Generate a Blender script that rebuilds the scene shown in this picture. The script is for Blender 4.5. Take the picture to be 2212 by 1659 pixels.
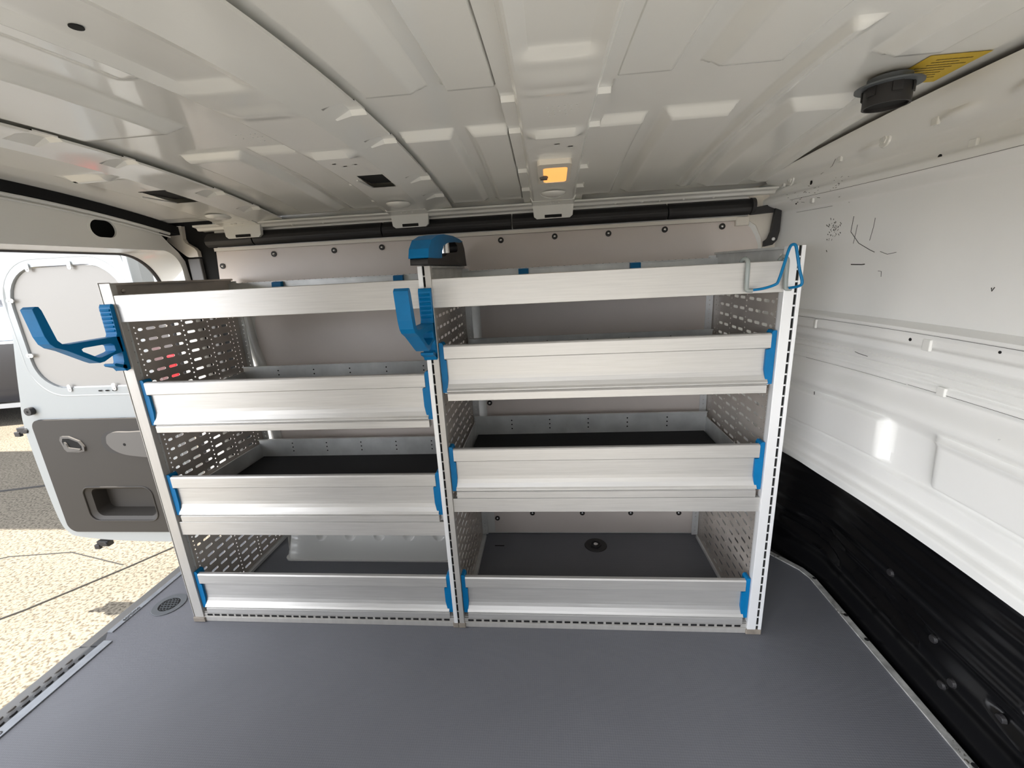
import bpy, math, random
from mathutils import Vector, Matrix
from mathutils.geometry import tessellate_polygon
random.seed(7)
for o in list(bpy.data.objects): bpy.data.objects.remove(o)
SC = bpy.context.scene
COL = SC.collection
# ------------------------------------------------------------------ camera, sky, sun, exposure
cam = bpy.data.cameras.new('camera'); camo = bpy.data.objects.new('camera', cam); COL.objects.link(camo)
cam.sensor_fit = 'HORIZONTAL'; cam.sensor_width = 36.0
cam.lens = 36.0 * 932.67 / 2212.0
cam.clip_start = 0.02; cam.clip_end = 200
camo.location = (0.3289, -1.1507, 1.1307)
camo.rotation_euler = (1.3102, 0.0516, 0.0807)
SC.camera = camo
world = bpy.data.worlds.new('sky'); SC.world = world; world.use_nodes = True
bg = world.node_tree.nodes['Background']
bg.inputs['Color'].default_value = (0.93, 0.95, 1.0, 1)
_n = world.node_tree                      # hazy sky, brightest low over the yard behind the van
_t = _n.nodes.new('ShaderNodeTexCoord'); _d = _n.nodes.new('ShaderNodeVectorMath'); _d.operation = 'DOT_PRODUCT'
_d.inputs[1].default_value = Vector((-0.93, -0.25, 0.28)).normalized()
_m = _n.nodes.new('ShaderNodeMapRange'); _m.interpolation_type = 'SMOOTHSTEP'
for _k, _v in (('From Min', 0.0), ('From Max', 1.0), ('To Min', 0.66), ('To Max', 2.5)): _m.inputs[_k].default_value = _v
_n.links.new(_t.outputs['Generated'], _d.inputs[0]); _n.links.new(_d.outputs['Value'], _m.inputs['Value']); _d2 = _n.nodes.new('ShaderNodeVectorMath'); _d2.operation = 'DOT_PRODUCT'      # added bright lobe, for an unseen bright surface low on the side-door side
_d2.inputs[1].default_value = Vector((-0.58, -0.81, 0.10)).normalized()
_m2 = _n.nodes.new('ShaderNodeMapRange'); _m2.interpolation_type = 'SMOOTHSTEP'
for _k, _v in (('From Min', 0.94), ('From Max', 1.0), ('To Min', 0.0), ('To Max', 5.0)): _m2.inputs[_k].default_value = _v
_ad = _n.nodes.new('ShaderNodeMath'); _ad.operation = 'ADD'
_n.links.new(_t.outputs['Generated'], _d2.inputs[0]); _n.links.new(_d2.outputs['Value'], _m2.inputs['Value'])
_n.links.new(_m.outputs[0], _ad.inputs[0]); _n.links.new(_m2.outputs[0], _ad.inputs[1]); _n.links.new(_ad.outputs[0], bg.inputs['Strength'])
sun = bpy.data.lights.new('sun', 'SUN'); sun.energy = 8.5; sun.angle = math.radians(0.6); sun.color = (1.0, 0.93, 0.82)
suno = bpy.data.objects.new('sun', sun); COL.objects.link(suno)
suno.rotation_euler = Vector((-0.04, 0.0, 0.99)).to_track_quat('Z', 'Y').to_euler()
SC.view_settings.view_transform = 'Standard'; SC.view_settings.look = 'None'
SC.view_settings.gamma = 1.0; SC.view_settings.use_curve_mapping = False
SC.view_settings.exposure = 0.78
try:
    SC.cycles.max_bounces = 10; SC.cycles.diffuse_bounces = 7; SC.cycles.glossy_bounces = 5
    SC.cycles.use_denoising = True; SC.cycles.sample_clamp_indirect = 6.0
    SC.cycles.caustics_reflective = False; SC.cycles.caustics_refractive = False
except Exception: pass

# ------------------------------------------------------------------ materials
def mat(name, col, rough=0.5, metal=0.0, noise=None, bump=None, coat=0.0, emis=None, trans=0.0, spec=None, brushed=False, grime=None, coords='Object'):
    m = bpy.data.materials.new(name); m.use_nodes = True
    nt = m.node_tree; b = nt.nodes['Principled BSDF']
    b.inputs['Base Color'].default_value = (*col, 1); b.inputs['Roughness'].default_value = rough; b.inputs['Metallic'].default_value = metal
    if coat: b.inputs['Coat Weight'].default_value = coat; b.inputs['Coat Roughness'].default_value = 0.06
    if trans: b.inputs['Transmission Weight'].default_value = trans
    if spec is not None: b.inputs['Specular IOR Level'].default_value = spec
    if emis: b.inputs['Emission Color'].default_value = (*emis[:3], 1); b.inputs['Emission Strength'].default_value = emis[3]
    tc = nt.nodes.new('ShaderNodeTexCoord')
    last = None
    if noise:   # (scale, amount, (stretch xyz))
        mp = nt.nodes.new('ShaderNodeMapping'); mp.inputs['Scale'].default_value = noise[2] if len(noise) > 2 else (1, 1, 1)
        nz = nt.nodes.new('ShaderNodeTexNoise'); nz.inputs['Scale'].default_value = noise[0]; nz.inputs['Detail'].default_value = 5
        nt.links.new(tc.outputs[coords], mp.inputs[0]); nt.links.new(mp.outputs[0], nz.inputs['Vector'])
        mr = nt.nodes.new('ShaderNodeMapRange'); mr.inputs['From Min'].default_value = 0.3; mr.inputs['From Max'].default_value = 0.7
        mr.inputs['To Min'].default_value = 1 - noise[1]; mr.inputs['To Max'].default_value = 1 + noise[1]
        nt.links.new(nz.outputs['Fac'], mr.inputs['Value'])
        vm = nt.nodes.new('ShaderNodeVectorMath'); vm.operation = 'SCALE'; vm.inputs[0].default_value = col
        nt.links.new(mr.outputs[0], vm.inputs['Scale']); last = vm.outputs[0]
        if brushed:
            mr2 = nt.nodes.new('ShaderNodeMapRange'); mr2.inputs['To Min'].default_value = rough - 0.1; mr2.inputs['To Max'].default_value = rough + 0.12
            nt.links.new(nz.outputs['Fac'], mr2.inputs['Value']); nt.links.new(mr2.outputs[0], b.inputs['Roughness'])
    if grime:   # (scale, threshold, colour, stretch)
        mp = nt.nodes.new('ShaderNodeMapping'); mp.inputs['Scale'].default_value = grime[3]
        nz = nt.nodes.new('ShaderNodeTexNoise'); nz.inputs['Scale'].default_value = grime[0]; nz.inputs['Detail'].default_value = 8; nz.inputs['Roughness'].default_value = 0.7
        nt.links.new(tc.outputs[coords], mp.inputs[0]); nt.links.new(mp.outputs[0], nz.inputs['Vector'])
        mr = nt.nodes.new('ShaderNodeMapRange'); mr.inputs['From Min'].default_value = grime[1]; mr.inputs['From Max'].default_value = grime[1] + 0.03
        nt.links.new(nz.outputs['Fac'], mr.inputs['Value'])
        mx = nt.nodes.new('ShaderNodeMix'); mx.data_type = 'RGBA'
        nt.links.new(mr.outputs[0], mx.inputs['Factor'])
        if last is not None: nt.links.new(last, mx.inputs['A'])
        else: mx.inputs['A'].default_value = (*col, 1)
        mx.inputs['B'].default_value = (*grime[2], 1); last = mx.outputs['Result']
    if last is not None: nt.links.new(last, b.inputs['Base Color'])
    if bump:    # (scale, strength, distance, kind)
        if len(bump) > 3 and bump[3] == 'voronoi':
            nz = nt.nodes.new('ShaderNodeTexVoronoi'); nz.inputs['Scale'].default_value = bump[0]; out = nz.outputs['Distance']; nz.inputs['Randomness'].default_value = 0.15
        else:
            nz = nt.nodes.new('ShaderNodeTexNoise'); nz.inputs['Scale'].default_value = bump[0]; nz.inputs['Detail'].default_value = 4; out = nz.outputs['Fac']
        nt.links.new(tc.outputs[coords], nz.inputs['Vector'])
        bp = nt.nodes.new('ShaderNodeBump'); bp.inputs['Strength'].default_value = bump[1]; bp.inputs['Distance'].default_value = bump[2]
        nt.links.new(out, bp.inputs['Height']); nt.links.new(bp.outputs[0], b.inputs['Normal'])
    return m
M = {}
M['white'] = mat('white_body_paint', (0.79, 0.79, 0.76), 0.22, coat=0.5, noise=(1.4, 0.03))
M['bulk'] = mat('scuffed_white_paint', (0.80, 0.80, 0.78), 0.42, coat=0.1, noise=(3, 0.03), grime=(22, 0.715, (0.10, 0.09, 0.08), (1, 1.5, 1.0)))
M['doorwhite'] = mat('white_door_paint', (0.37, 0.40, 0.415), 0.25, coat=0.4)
M['black'] = mat('black_painted_metal', (0.0035, 0.0035, 0.004), 0.22, spec=0.3)
M['blackmatt'] = mat('black_plastic', (0.018, 0.017, 0.018), 0.5)
M['hole'] = mat('dark_hole', (0.004, 0.004, 0.004), 0.9)
M['alu'] = mat('satin_aluminium', (0.58, 0.57, 0.55), 0.44, metal=0.6, noise=(9, 0.06, (1, 8, 30)), brushed=True, grime=(34, 0.735, (0.16, 0.15, 0.13), (0.35, 1, 2.5)))
M['alupost'] = mat('aluminium_post', (0.50, 0.485, 0.46), 0.42, metal=0.35, noise=(9, 0.05, (8, 8, 1)), grime=(60, 0.72, (0.12, 0.11, 0.1), (0.6, 1, 1.6)))
M['aluwhite'] = mat('bright_aluminium_post', (0.84, 0.85, 0.86), 0.38, metal=0.2, grime=(60, 0.73, (0.2, 0.18, 0.16), (0.6, 1, 1.6)))
M['galv'] = mat('galvanised_sheet', (0.74, 0.75, 0.74), 0.42, metal=0.4, noise=(14, 0.12))
M['perf'] = mat('perforated_zinc_sheet', (0.50, 0.455, 0.41), 0.38, metal=0.35, noise=(10, 0.12))
M['blue'] = mat('blue_plastic', (0.0, 0.15, 0.37), 0.45, spec=0.25, noise=(20, 0.10), bump=(120, 0.1, 0.001))
M['bluewire'] = mat('blue_coated_wire', (0.0, 0.16, 0.37), 0.3, spec=0.3)
M['lining'] = mat('beige_grey_lining_board', (0.70, 0.63, 0.58), 0.5, noise=(5, 0.03))
M['mat'] = mat('black_rubber_mat', (0.010, 0.010, 0.011), 0.75, bump=(200, 0.3, 0.001))
M['sleeve'] = mat('clear_plastic_tube', (0.62, 0.68, 0.66), 0.25, trans=0.55)
M['chrome'] = mat('chrome', (0.8, 0.8, 0.8), 0.12, metal=1.0)
M['trimgrey'] = mat('brown_grey_door_trim', (0.030, 0.026, 0.022), 0.6, bump=(260, 0.2, 0.0008))
M['trimlight'] = mat('grey_plastic', (0.11, 0.105, 0.10), 0.5)
M['hardboard'] = mat('cream_hardboard', (0.34, 0.33, 0.312), 0.5)
M['yellow'] = mat('yellow_label', (0.62, 0.42, 0.02), 0.5)
M['ink'] = mat('black_ink', (0.02, 0.018, 0.015), 0.6)
M['darkink'] = mat('brown_print', (0.16, 0.11, 0.03), 0.6)
M['lens'] = mat('orange_lit_lens', (0.9, 0.5, 0.2), 0.35, emis=(1.0, 0.42, 0.10, 0.62))
M['lampwhite'] = mat('lamp_housing_plastic', (0.75, 0.70, 0.62), 0.4)
M['edge'] = mat('pale_floor_edging', (0.30, 0.32, 0.35), 0.35, metal=0.3, noise=(30, 0.12))
M['sealer'] = mat('worn_grey_edge_profile', (0.50, 0.50, 0.48), 0.5, metal=0.2, noise=(35, 0.35), grime=(40, 0.60, (0.10, 0.09, 0.07), (1, 1, 1)))
M['tread'] = mat('dark_grey_step_plastic', (0.024, 0.026, 0.03), 0.5)
M['ventgrey'] = mat('vent_grey_plastic', (0.10, 0.11, 0.12), 0.45)
M['red'] = mat('red_lamp_plastic', (0.6, 0.01, 0.02), 0.2, emis=(1, 0.02, 0.03, 0.25))
M['carpaint'] = mat('dark_blue_car_paint', (0.012, 0.013, 0.022), 0.2, coat=0.6)
M['carsilver'] = mat('silver_trim', (0.6, 0.62, 0.65), 0.3, metal=0.6)
M['carwhite'] = mat('white_car_paint', (0.7, 0.72, 0.75), 0.25, coat=0.5)
M['glass'] = mat('tinted_window_glass', (0.14, 0.19, 0.23), 0.05, metal=0.7)
M['tyre'] = mat('tyre_rubber', (0.01, 0.01, 0.01), 0.8)
M['bouncepave'] = mat('pale_bounce_slab', (0.40, 0.39, 0.37), 0.85, noise=(20, 0.1))  # for the added slab that bounces light in by the side door
M['capbrown'] = mat('weathered_cap_plastic', (0.24, 0.21, 0.175), 0.6, noise=(40, 0.2))
M['paper'] = mat('white_paper', (0.7, 0.68, 0.66), 0.6)
# floor deck: blue-grey resin with fine hexagonal grip pattern
fm = M['floor'] = mat('grey_resin_floor', (0.158, 0.163, 0.182), 0.5, spec=0.3, noise=(2.2, 0.06), bump=(170, 0.35, 0.0012, 'voronoi'), grime=(5, 0.70, (0.26, 0.26, 0.27), (1, 1, 1)))
# concrete yard
cm = bpy.data.materials.new('sunlit_concrete'); cm.use_nodes = True; M['concrete'] = cm
nt = cm.node_tree; b = nt.nodes['Principled BSDF']; b.inputs['Roughness'].default_value = 0.9
tc = nt.nodes.new('ShaderNodeTexCoord')
n1 = nt.nodes.new('ShaderNodeTexNoise'); n1.inputs['Scale'].default_value = 62; n1.inputs['Detail'].default_value = 6
n2 = nt.nodes.new('ShaderNodeTexNoise'); n2.inputs['Scale'].default_value = 1.3; n2.inputs['Detail'].default_value = 3
rp = nt.nodes.new('ShaderNodeValToRGB'); rp.color_ramp.elements[0].position = 0.36; rp.color_ramp.elements[0].color = (0.085, 0.07, 0.05, 1)
rp.color_ramp.elements[1].position = 0.54; rp.color_ramp.elements[1].color = (0.25, 0.222, 0.172, 1)
mx = nt.nodes.new('ShaderNodeMix'); mx.data_type = 'RGBA'; mx.blend_type = 'MULTIPLY'; mx.inputs['Factor'].default_value = 0.35
nt.links.new(tc.outputs['Object'], n1.inputs['Vector']); nt.links.new(tc.outputs['Object'], n2.inputs['Vector'])
nt.links.new(n1.outputs['Fac'], rp.inputs['Fac']); nt.links.new(rp.outputs['Color'], mx.inputs['A']); nt.links.new(n2.outputs['Fac'], mx.inputs['B'])
nt.links.new(mx.outputs['Result'], b.inputs['Base Color'])
bp = nt.nodes.new('ShaderNodeBump'); bp.inputs['Strength'].default_value = 0.6; bp.inputs['Distance'].default_value = 0.01
nt.links.new(n1.outputs['Fac'], bp.inputs['Height']); nt.links.new(bp.outputs[0], b.inputs['Normal'])

# ------------------------------------------------------------------ mesh helpers
class MB:
    """collects shapes in world coordinates; build() links them as ONE mesh object"""
    def __init__(s): s.v = []; s.f = []; s.mi = []; s.k = 0
    def add(s, vs, fs, k=None):
        n = len(s.v); s.v += [tuple(p) for p in vs]
        s.f += [tuple(i + n for i in f) for f in fs]; s.mi += [s.k if k is None else k] * len(fs); return s
    def box(s, x0, x1, y0, y1, z0, z1, k=None):
        vs = [(x, y, z) for x in (x0, x1) for y in (y0, y1) for z in (z0, z1)]
        return s.add(vs, [(0, 1, 3, 2), (4, 6, 7, 5), (0, 4, 5, 1), (2, 3, 7, 6), (0, 2, 6, 4), (1, 5, 7, 3)], k)
    def prism(s, prof, fn, a, b, k=None):
        """closed profile (p,q) swept from a to b; fn(p,q,t)->xyz"""
        n = len(prof); vs = [fn(p, q, a) for p, q in prof] + [fn(p, q, b) for p, q in prof]
        fs = [(i, (i + 1) % n, n + (i + 1) % n, n + i) for i in range(n)]
        s.add(vs, fs, k)
        tri = tessellate_polygon([[Vector((p, q, 0)) for p, q in prof]])
        s.add(vs[:n], [tuple(t) for t in tri], k); s.add(vs[n:], [tuple(t) for t in tri], k); return s
    def plate(s, outer, holes, fn, a, b, k=None):
        """flat plate with holes: loops of (p,q); fn(p,q,t)->xyz at t=a and t=b"""
        loops = [outer] + holes
        allp = [p for l in loops for p in l]; n = len(allp)
        tri = [tuple(t) for t in tessellate_polygon([[Vector((p, q, 0)) for p, q in l] for l in loops])]
        vs = [fn(p, q, a) for p, q in allp] + [fn(p, q, b) for p, q in allp]
        fs = tri + [tuple(i + n for i in t) for t in tri]
        o = 0
        for l in loops:
            m = len(l)
            for i in range(m): j = (i + 1) % m; fs.append((o + i, o + j, n + o + j, n + o + i))
            o += m
        return s.add(vs, fs, k)
    def cyl(s, c, r, h, axis='z', n=24, r2=None, k=None, caps=True):
        r2 = r if r2 is None else r2
        def P(a, rr, t):
            u, w = rr * math.cos(a), rr * math.sin(a)
            return {'z': (c[0] + u, c[1] + w, c[2] + t), 'y': (c[0] + u, c[1] + t, c[2] + w), 'x': (c[0] + t, c[1] + u, c[2] + w)}[axis]
        vs = [P(2 * math.pi * i / n, r, 0) for i in range(n)] + [P(2 * math.pi * i / n, r2, h) for i in range(n)]
        fs = [(i, (i + 1) % n, n + (i + 1) % n, n + i) for i in range(n)]
        if caps: fs += [tuple(range(n)), tuple(range(n, 2 * n))]
        return s.add(vs, fs, k)
    def ring(s, c, r0, r1, h, axis='z', n=32, k=None):
        def P(a, rr, t):
            u, w = rr * math.cos(a), rr * math.sin(a)
            return {'z': (c[0] + u, c[1] + w, c[2] + t), 'y': (c[0] + u, c[1] + t, c[2] + w), 'x': (c[0] + t, c[1] + u, c[2] + w)}[axis]
        vs = []
        for i in range(n):
            a = 2 * math.pi * i / n; vs += [P(a, r0, 0), P(a, r1, 0), P(a, r1, h), P(a, r0, h)]
        fs = []
        for i in range(n):
            j = (i + 1) % n
            for q in range(4): fs.append((4 * i + q, 4 * i + (q + 1) % 4, 4 * j + (q + 1) % 4, 4 * j + q))
        return s.add(vs, fs, k)
    def tube(s, pts, r, n=10, k=None):
        pts = [Vector(p) for p in pts]; N = len(pts); rings = []; up = None
        for i, p in enumerate(pts):
            t = (pts[min(i + 1, N - 1)] - pts[max(i - 1, 0)]).normalized()
            if up is None: up = Vector((0, 0, 1)) if abs(t.z) < 0.9 else Vector((1, 0, 0))
            a = t.cross(up).normalized(); bb = a.cross(t).normalized(); up = bb
            rr = r[i] if isinstance(r, (list, tuple)) else r
            rings.append([p + a * rr * math.cos(2 * math.pi * j / n) + bb * rr * math.sin(2 * math.pi * j / n) for j in range(n)])
        vs = [q for R_ in rings for q in R_]
        fs = [(i * n + j, i * n + (j + 1) % n, (i + 1) * n + (j + 1) % n, (i + 1) * n + j) for i in range(N - 1) for j in range(n)]
        fs += [tuple(range(n)), tuple(range((N - 1) * n, N * n))]
        return s.add(vs, fs, k)
    def grid(s, us, ws, fn, skip=None, k=None, thick=None):
        nu, nw = len(us), len(ws)
        vs = [fn(u, w) for u in us for w in ws]
        fs = []
        for i in range(nu - 1):
            for j in range(nw - 1):
                if skip and skip(0.5 * (us[i] + us[i + 1]), 0.5 * (ws[j] + ws[j + 1])): continue
                fs.append((i * nw + j, (i + 1) * nw + j, (i + 1) * nw + j + 1, i * nw + j + 1))
        return s.add(vs, fs, k)
    def dome(s, c, r, h, axis='y', sign=-1, n=20, m=6, k=None):
        vs = []; fs = []
        for i in range(m + 1):
            a = math.pi / 2 * i / m
            for j in range(n):
                t = 2 * math.pi * j / n; u, w, d = r * math.cos(a) * math.cos(t), r * math.cos(a) * math.sin(t), sign * h * math.sin(a)
                vs.append({'y': (c[0] + u, c[1] + d, c[2] + w), 'x': (c[0] + d, c[1] + u, c[2] + w), 'z': (c[0] + u, c[1] + w, c[2] + d)}[axis])
        for i in range(m):
            for j in range(n): fs.append((i * n + j, i * n + (j + 1) % n, (i + 1) * n + (j + 1) % n, (i + 1) * n + j))
        return s.add(vs, fs, k)
    def build(s, name, m, parent=None, smooth=False, bevel=0.0, weld=False, angle=40, kind=None, seg=2):
        if parent is not None:
            o0 = Vector((0, 0, 0)); q = parent
            while q is not None: o0 += q.location; q = q.parent
        else:
            xs = [p[0] for p in s.v]; ys = [p[1] for p in s.v]; zs = [p[2] for p in s.v]
            o0 = Vector(((min(xs) + max(xs)) / 2, (min(ys) + max(ys)) / 2, min(zs)))
        me = bpy.data.meshes.new(name)
        me.from_pydata([(x - o0.x, y - o0.y, z - o0.z) for x, y, z in s.v], [], s.f)
        ms = m if isinstance(m, (list, tuple)) else [m]
        for q in ms: me.materials.append(M[q])
        me.polygons.foreach_set('material_index', s.mi)
        import bmesh
        bm = bmesh.new(); bm.from_mesh(me)
        if weld: bmesh.ops.remove_doubles(bm, verts=bm.verts, dist=1e-5)
        bmesh.ops.recalc_face_normals(bm, faces=bm.faces)
        if smooth:
            for f in bm.faces: f.smooth = True
            for e in bm.edges:
                if len(e.link_faces) == 2 and e.calc_face_angle(0) > math.radians(angle): e.smooth = False
        bm.to_mesh(me); bm.free()
        o = bpy.data.objects.new(name, me); COL.objects.link(o)
        if parent is not None: o.parent = parent
        else: o.location = o0
        if bevel:
            md = o.modifiers.new('bevel', 'BEVEL'); md.width = bevel; md.segments = seg; md.limit_method = 'ANGLE'; md.angle_limit = math.radians(35)
        if kind: o['kind'] = kind
        return o
def tag(o, label, cat=None, group=None):
    o['label'] = label
    if cat: o['category'] = cat
    if group: o['group'] = group
    return o
def thing(name, loc, label, cat, group=None):
    o = bpy.data.objects.new(name, None); COL.objects.link(o); o.location = loc; o.empty_display_size = 0.05
    return tag(o, label, cat, group)
def sm(t): t = max(0.0, min(1.0, t)); return t * t * (3 - 2 * t)
def lin(a, b, n): return [a + (b - a) * i / (n - 1) for i in range(n)]
def rrect(x0, x1, y0, y1, r, n=6):
    if not isinstance(r, (list, tuple)): r = [r] * 4
    pts = []
    for cx, cy, a0, rr in ((x1 - r[0], y1 - r[0], 0, r[0]), (x0 + r[1], y1 - r[1], 90, r[1]), (x0 + r[2], y0 + r[2], 180, r[2]), (x1 - r[3], y0 + r[3], 270, r[3])):
        for i in range(n + 1):
            a = math.radians(a0 + 90 * i / n); pts.append((cx + rr * math.cos(a), cy + rr * math.sin(a)))
    return pts
def circ(cx, cy, r, n=16): return [(cx + r * math.cos(2 * math.pi * i / n), cy + r * math.sin(2 * math.pi * i / n)) for i in range(n)]
def smooth_path(pts, n=6):
    """Catmull-Rom through points"""
    P = [Vector(p) for p in pts]; out = []
    for i in range(len(P) - 1):
        p0, p1, p2, p3 = P[max(i - 1, 0)], P[i], P[i + 1], P[min(i + 2, len(P) - 1)]
        for j in range(n):
            t = j / n
            out.append(0.5 * ((2 * p1) + (p2 - p0) * t + (2 * p0 - 5 * p1 + 4 * p2 - p3) * t * t + (3 * p1 - p0 - 3 * p2 + p3) * t ** 3))
    out.append(P[-1]); return out
def text_mesh(name, body, size, loc, rot, m, parent, extr=0.0004):
    cu = bpy.data.curves.new(name, 'FONT'); cu.body = body; cu.size = size; cu.extrude = extr; cu.align_x = 'CENTER'; cu.align_y = 'CENTER'
    t = bpy.data.objects.new(name + '_src', cu); COL.objects.link(t)
    bpy.context.view_layer.update()
    me = bpy.data.meshes.new_from_object(t); bpy.data.objects.remove(t)
    me.materials.clear(); me.materials.append(M[m])
    o = bpy.data.objects.new(name, me); COL.objects.link(o)
    o0 = Vector((0, 0, 0)); q = parent
    while q is not None: o0 += q.location; q = q.parent
    o.parent = parent; o.location = Vector(loc) - o0; o.rotation_euler = rot; return o

# ------------------------------------------------------------------ shell surfaces
def zc(y): return 1.43 - 0.085 * ((y + 0.32) / 0.85) ** 2          # cambered roof
def xb(y):                                                          # bulkhead bows towards the cab
    t = max(0.0, (y + 0.35) / 0.87); return 1.235 - 0.105 * t * t

# floor deck (with rear notch and diagonal cut by the bulkhead)
FL = [(-1.182, -1.20), (1.252, -1.20), (1.252, 0.25), (1.238, 0.30), (1.165, 0.405), (1.12, 0.44), (1.10, 0.52), (-1.165, 0.52), (-1.208, 0.40), (-1.208, -0.062), (-1.182, -0.095)]
mb = MB(); mb.prism(FL, lambda p, q, t: (p, q, t), -0.012, 0.0); floor = mb.build('floor', 'floor', kind='structure')
mb = MB(); mb.box(-1.17, 1.42, -1.26, 0.70, -0.10, -0.014); mb.build('floor', 'blackmatt', kind='structure')
# pale edging round the deck
def ribbon(pts, w, z0, z1, side=1):
    """flat strip along a polyline, w to one side"""
    m_ = MB()
    for a, c in zip(pts[:-1], pts[1:]):
        d = Vector((c[0] - a[0], c[1] - a[1])).normalized(); n = Vector((-d.y, d.x)) * side * w
        q = [(a[0], a[1]), (c[0], c[1]), (c[0] + n.x, c[1] + n.y), (a[0] + n.x, a[1] + n.y)]
        m_.prism(q, lambda p, r, t: (p, r, t), z0, z1)
    return m_
o = ribbon([(-1.183, -1.20), (-1.183, -0.097)], 0.030, 0.0005, 0.004, -1).build('floor_edging', 'edge', floor); o['label'] = 'pale metal edging strip along the rear step'
o = ribbon([(-1.209, -0.062), (-1.209, 0.45)], 0.019, 0.0005, 0.004, -1).build('floor_edging', 'edge', floor); o['label'] = 'pale metal edging strip beside the vent'
ee = ribbon([(1.252, -1.2), (1.252, 0.25), (1.238, 0.30), (1.165, 0.405), (1.10, 0.445)], 0.019, -0.004, 0.004, 1)
for yy in (0.245, 0.075, -0.36, -0.02): ee.cyl((1.247, yy, 0.0042), 0.006, 0.0006, k=1)
o = ee.build('floor_edging', ['sealer', 'hole'], floor); o['label'] = 'worn metal edge profile under the black bulkhead'
text_mesh('lettering', 'sortimo', 0.020, (-1.199, 0.018, 0.0046), (0, 0, math.radians(90)), 'ink', floor)
text_mesh('lettering', 'sortimo', 0.026, (-1.168, -0.43, 0.0046), (0, 0, math.radians(90)), 'ink', floor)

# wall_back: body side with lining boards
wb = MB(); wb.box(-0.962, 1.46, 0.528, 0.55, -0.05, 1.42)
wall_back = wb.build('wall_back', 'white', kind='structure')
def board(outer, name='lining_board', y=0.52, m='lining', t=0.007, lab=None):
    o = MB().prism(outer, lambda p, q, s_: (p, s_, q), y, y + t).build(name, m, wall_back, bevel=0.0015)
    if lab: o['label'] = lab
    return o
arc = [(1.076, 1.13), (1.070, 1.17), (1.058, 1.20), (1.040, 1.228), (1.015, 1.246), (0.985, 1.253)]
board([(-0.985, 1.05), (1.076, 1.05)] + arc + [(-0.965, 1.255)], lab='long upper lining board with a row of screws')
board(rrect(0.062, 0.955, 0.004, 1.049, 0.004), lab='lining board behind the right shelf bay')
board(rrect(-0.868, -0.012, 0.004, 1.049, [0.004, 0.10, 0.004, 0.004]), lab='lining board behind the left shelf bay')
o = MB().prism([(-0.963, 1.2555), (1.0, 1.2535), (1.0, 1.266), (-0.963, 1.268)], lambda p, q, t: (p, t, q), 0.508, 0.528).build('panel_lip', 'lampwhite', wall_back, bevel=0.003)
o['label'] = 'folded metal lip above the lining'
# body rib seen between shelf and board on the left
o = MB().tube(smooth_path([(-0.905, 0.524, 1.04), (-0.898, 0.522, 0.93), (-0.885, 0.520, 0.85), (-0.872, 0.520, 0.78), (-0.87, 0.52, 0.5), (-0.87, 0.52, 0.1)]), 0.022, 12).build('body_rib', 'white', wall_back, smooth=True)
rv = []
for x, z in [(-0.729, 1.234), (-0.485, 1.234), (-0.296, 1.235), (0.158, 1.235), (0.356, 1.237), (0.549, 1.236), (0.747, 1.238), (0.944, 1.237), (-0.95, 1.20), (0.075, 0.607), (0.075, 0.075), (0.23, 0.10), (0.445, 0.10), (0.649, 0.10), (0.848, 0.10)]:
    if not rv:
        r_ = MB(); r_.ring((x, 0.5165, z), 0.0045, 0.0105, 0.004, 'y', 20, k=1); r_.dome((x, 0.518, z), 0.005, 0.004, 'y', -1, 14, 4, k=0)
        o = r_.build('screw', ['chrome', 'ink'], wall_back, smooth=True); o['label'] = 'silver screw in a dark washer'; rv.append((o, x, z))
    else:
        o = rv[0][0].copy(); COL.objects.link(o); o.parent = wall_back; o.location = (x - rv[0][1], 0, z - rv[0][2])
# black cable duct above the lining, in lengths, and the white roof rail over it
duct_prof = [(0.527, 1.272), (0.512, 1.270), (0.498, 1.280), (0.494, 1.292), (0.498, 1.304), (0.512, 1.318), (0.527, 1.325)]
for a, c in [(-0.985, -0.795), (-0.79, -0.285), (-0.28, 0.20), (0.205, 0.75), (0.755, 1.03)]:
    o = MB().prism(duct_prof, lambda p, q, t: (t, p, q), a, c).build('cable_duct', 'blackmatt', wall_back, bevel=0.002)
o = MB().cyl((1.03, 0.512, 1.297), 0.027, 0.012, 'x').build('cable_duct', 'blackmatt', wall_back)
rail = MB()
rail.prism([(0.47, 1.350), (0.47, 1.344), (0.488, 1.340), (0.492, 1.332), (0.50, 1.330), (0.512, 1.332), (0.53, 1.330), (0.53, 1.36)], lambda p, q, t: (t, p, q), -1.0, 1.10)
for x in [-0.62, -0.50, 0.02 + 0.55, 0.66, 0.72, 0.80, 0.90]: rail.dome((x, 0.494, 1.334), 0.006, 0.006, 'z', -1)
o = rail.build('roof_rail', 'white', wall_back, bevel=0.002); o['label'] = 'white folded steel rail under the roof edge'
# clips on the rail and small bracket at the duct's right end
o = MB().box(0.985, 1.03, 0.505, 0.527, 1.235, 1.265).build('clip', 'lampwhite', wall_back, bevel=0.003)
# corner piece of body on the right, between lining and bulkhead
o = MB().prism([(1.03, 1.255), (1.06, 1.235), (1.082, 1.19), (1.09, 1.14), (1.20, 1.14), (1.20, 1.38), (1.03, 1.36)], lambda p, q, t: (p, t, q), 0.522, 0.535).build('corner_gusset', 'lampwhite', wall_back, bevel=0.004)
# paper label with marker stroke at the floor behind the right bay
o = MB().box(-0.016, 0.024, 0.5265, 0.5275, 0.0, 0.062).build('paper_label', 'paper', wall_back); o['label'] = 'white paper tag with a black marker stroke'
o = MB().tube(smooth_path([(0.002, 0.5255, 0.056), (0.010, 0.5255, 0.048), (0.008, 0.5255, 0.036), (0.014, 0.5255, 0.030), (0.007, 0.5255, 0.022), (0.008, 0.5255, 0.008)]), 0.0022, 8).build('marker_stroke', 'ink', wall_back)

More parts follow.
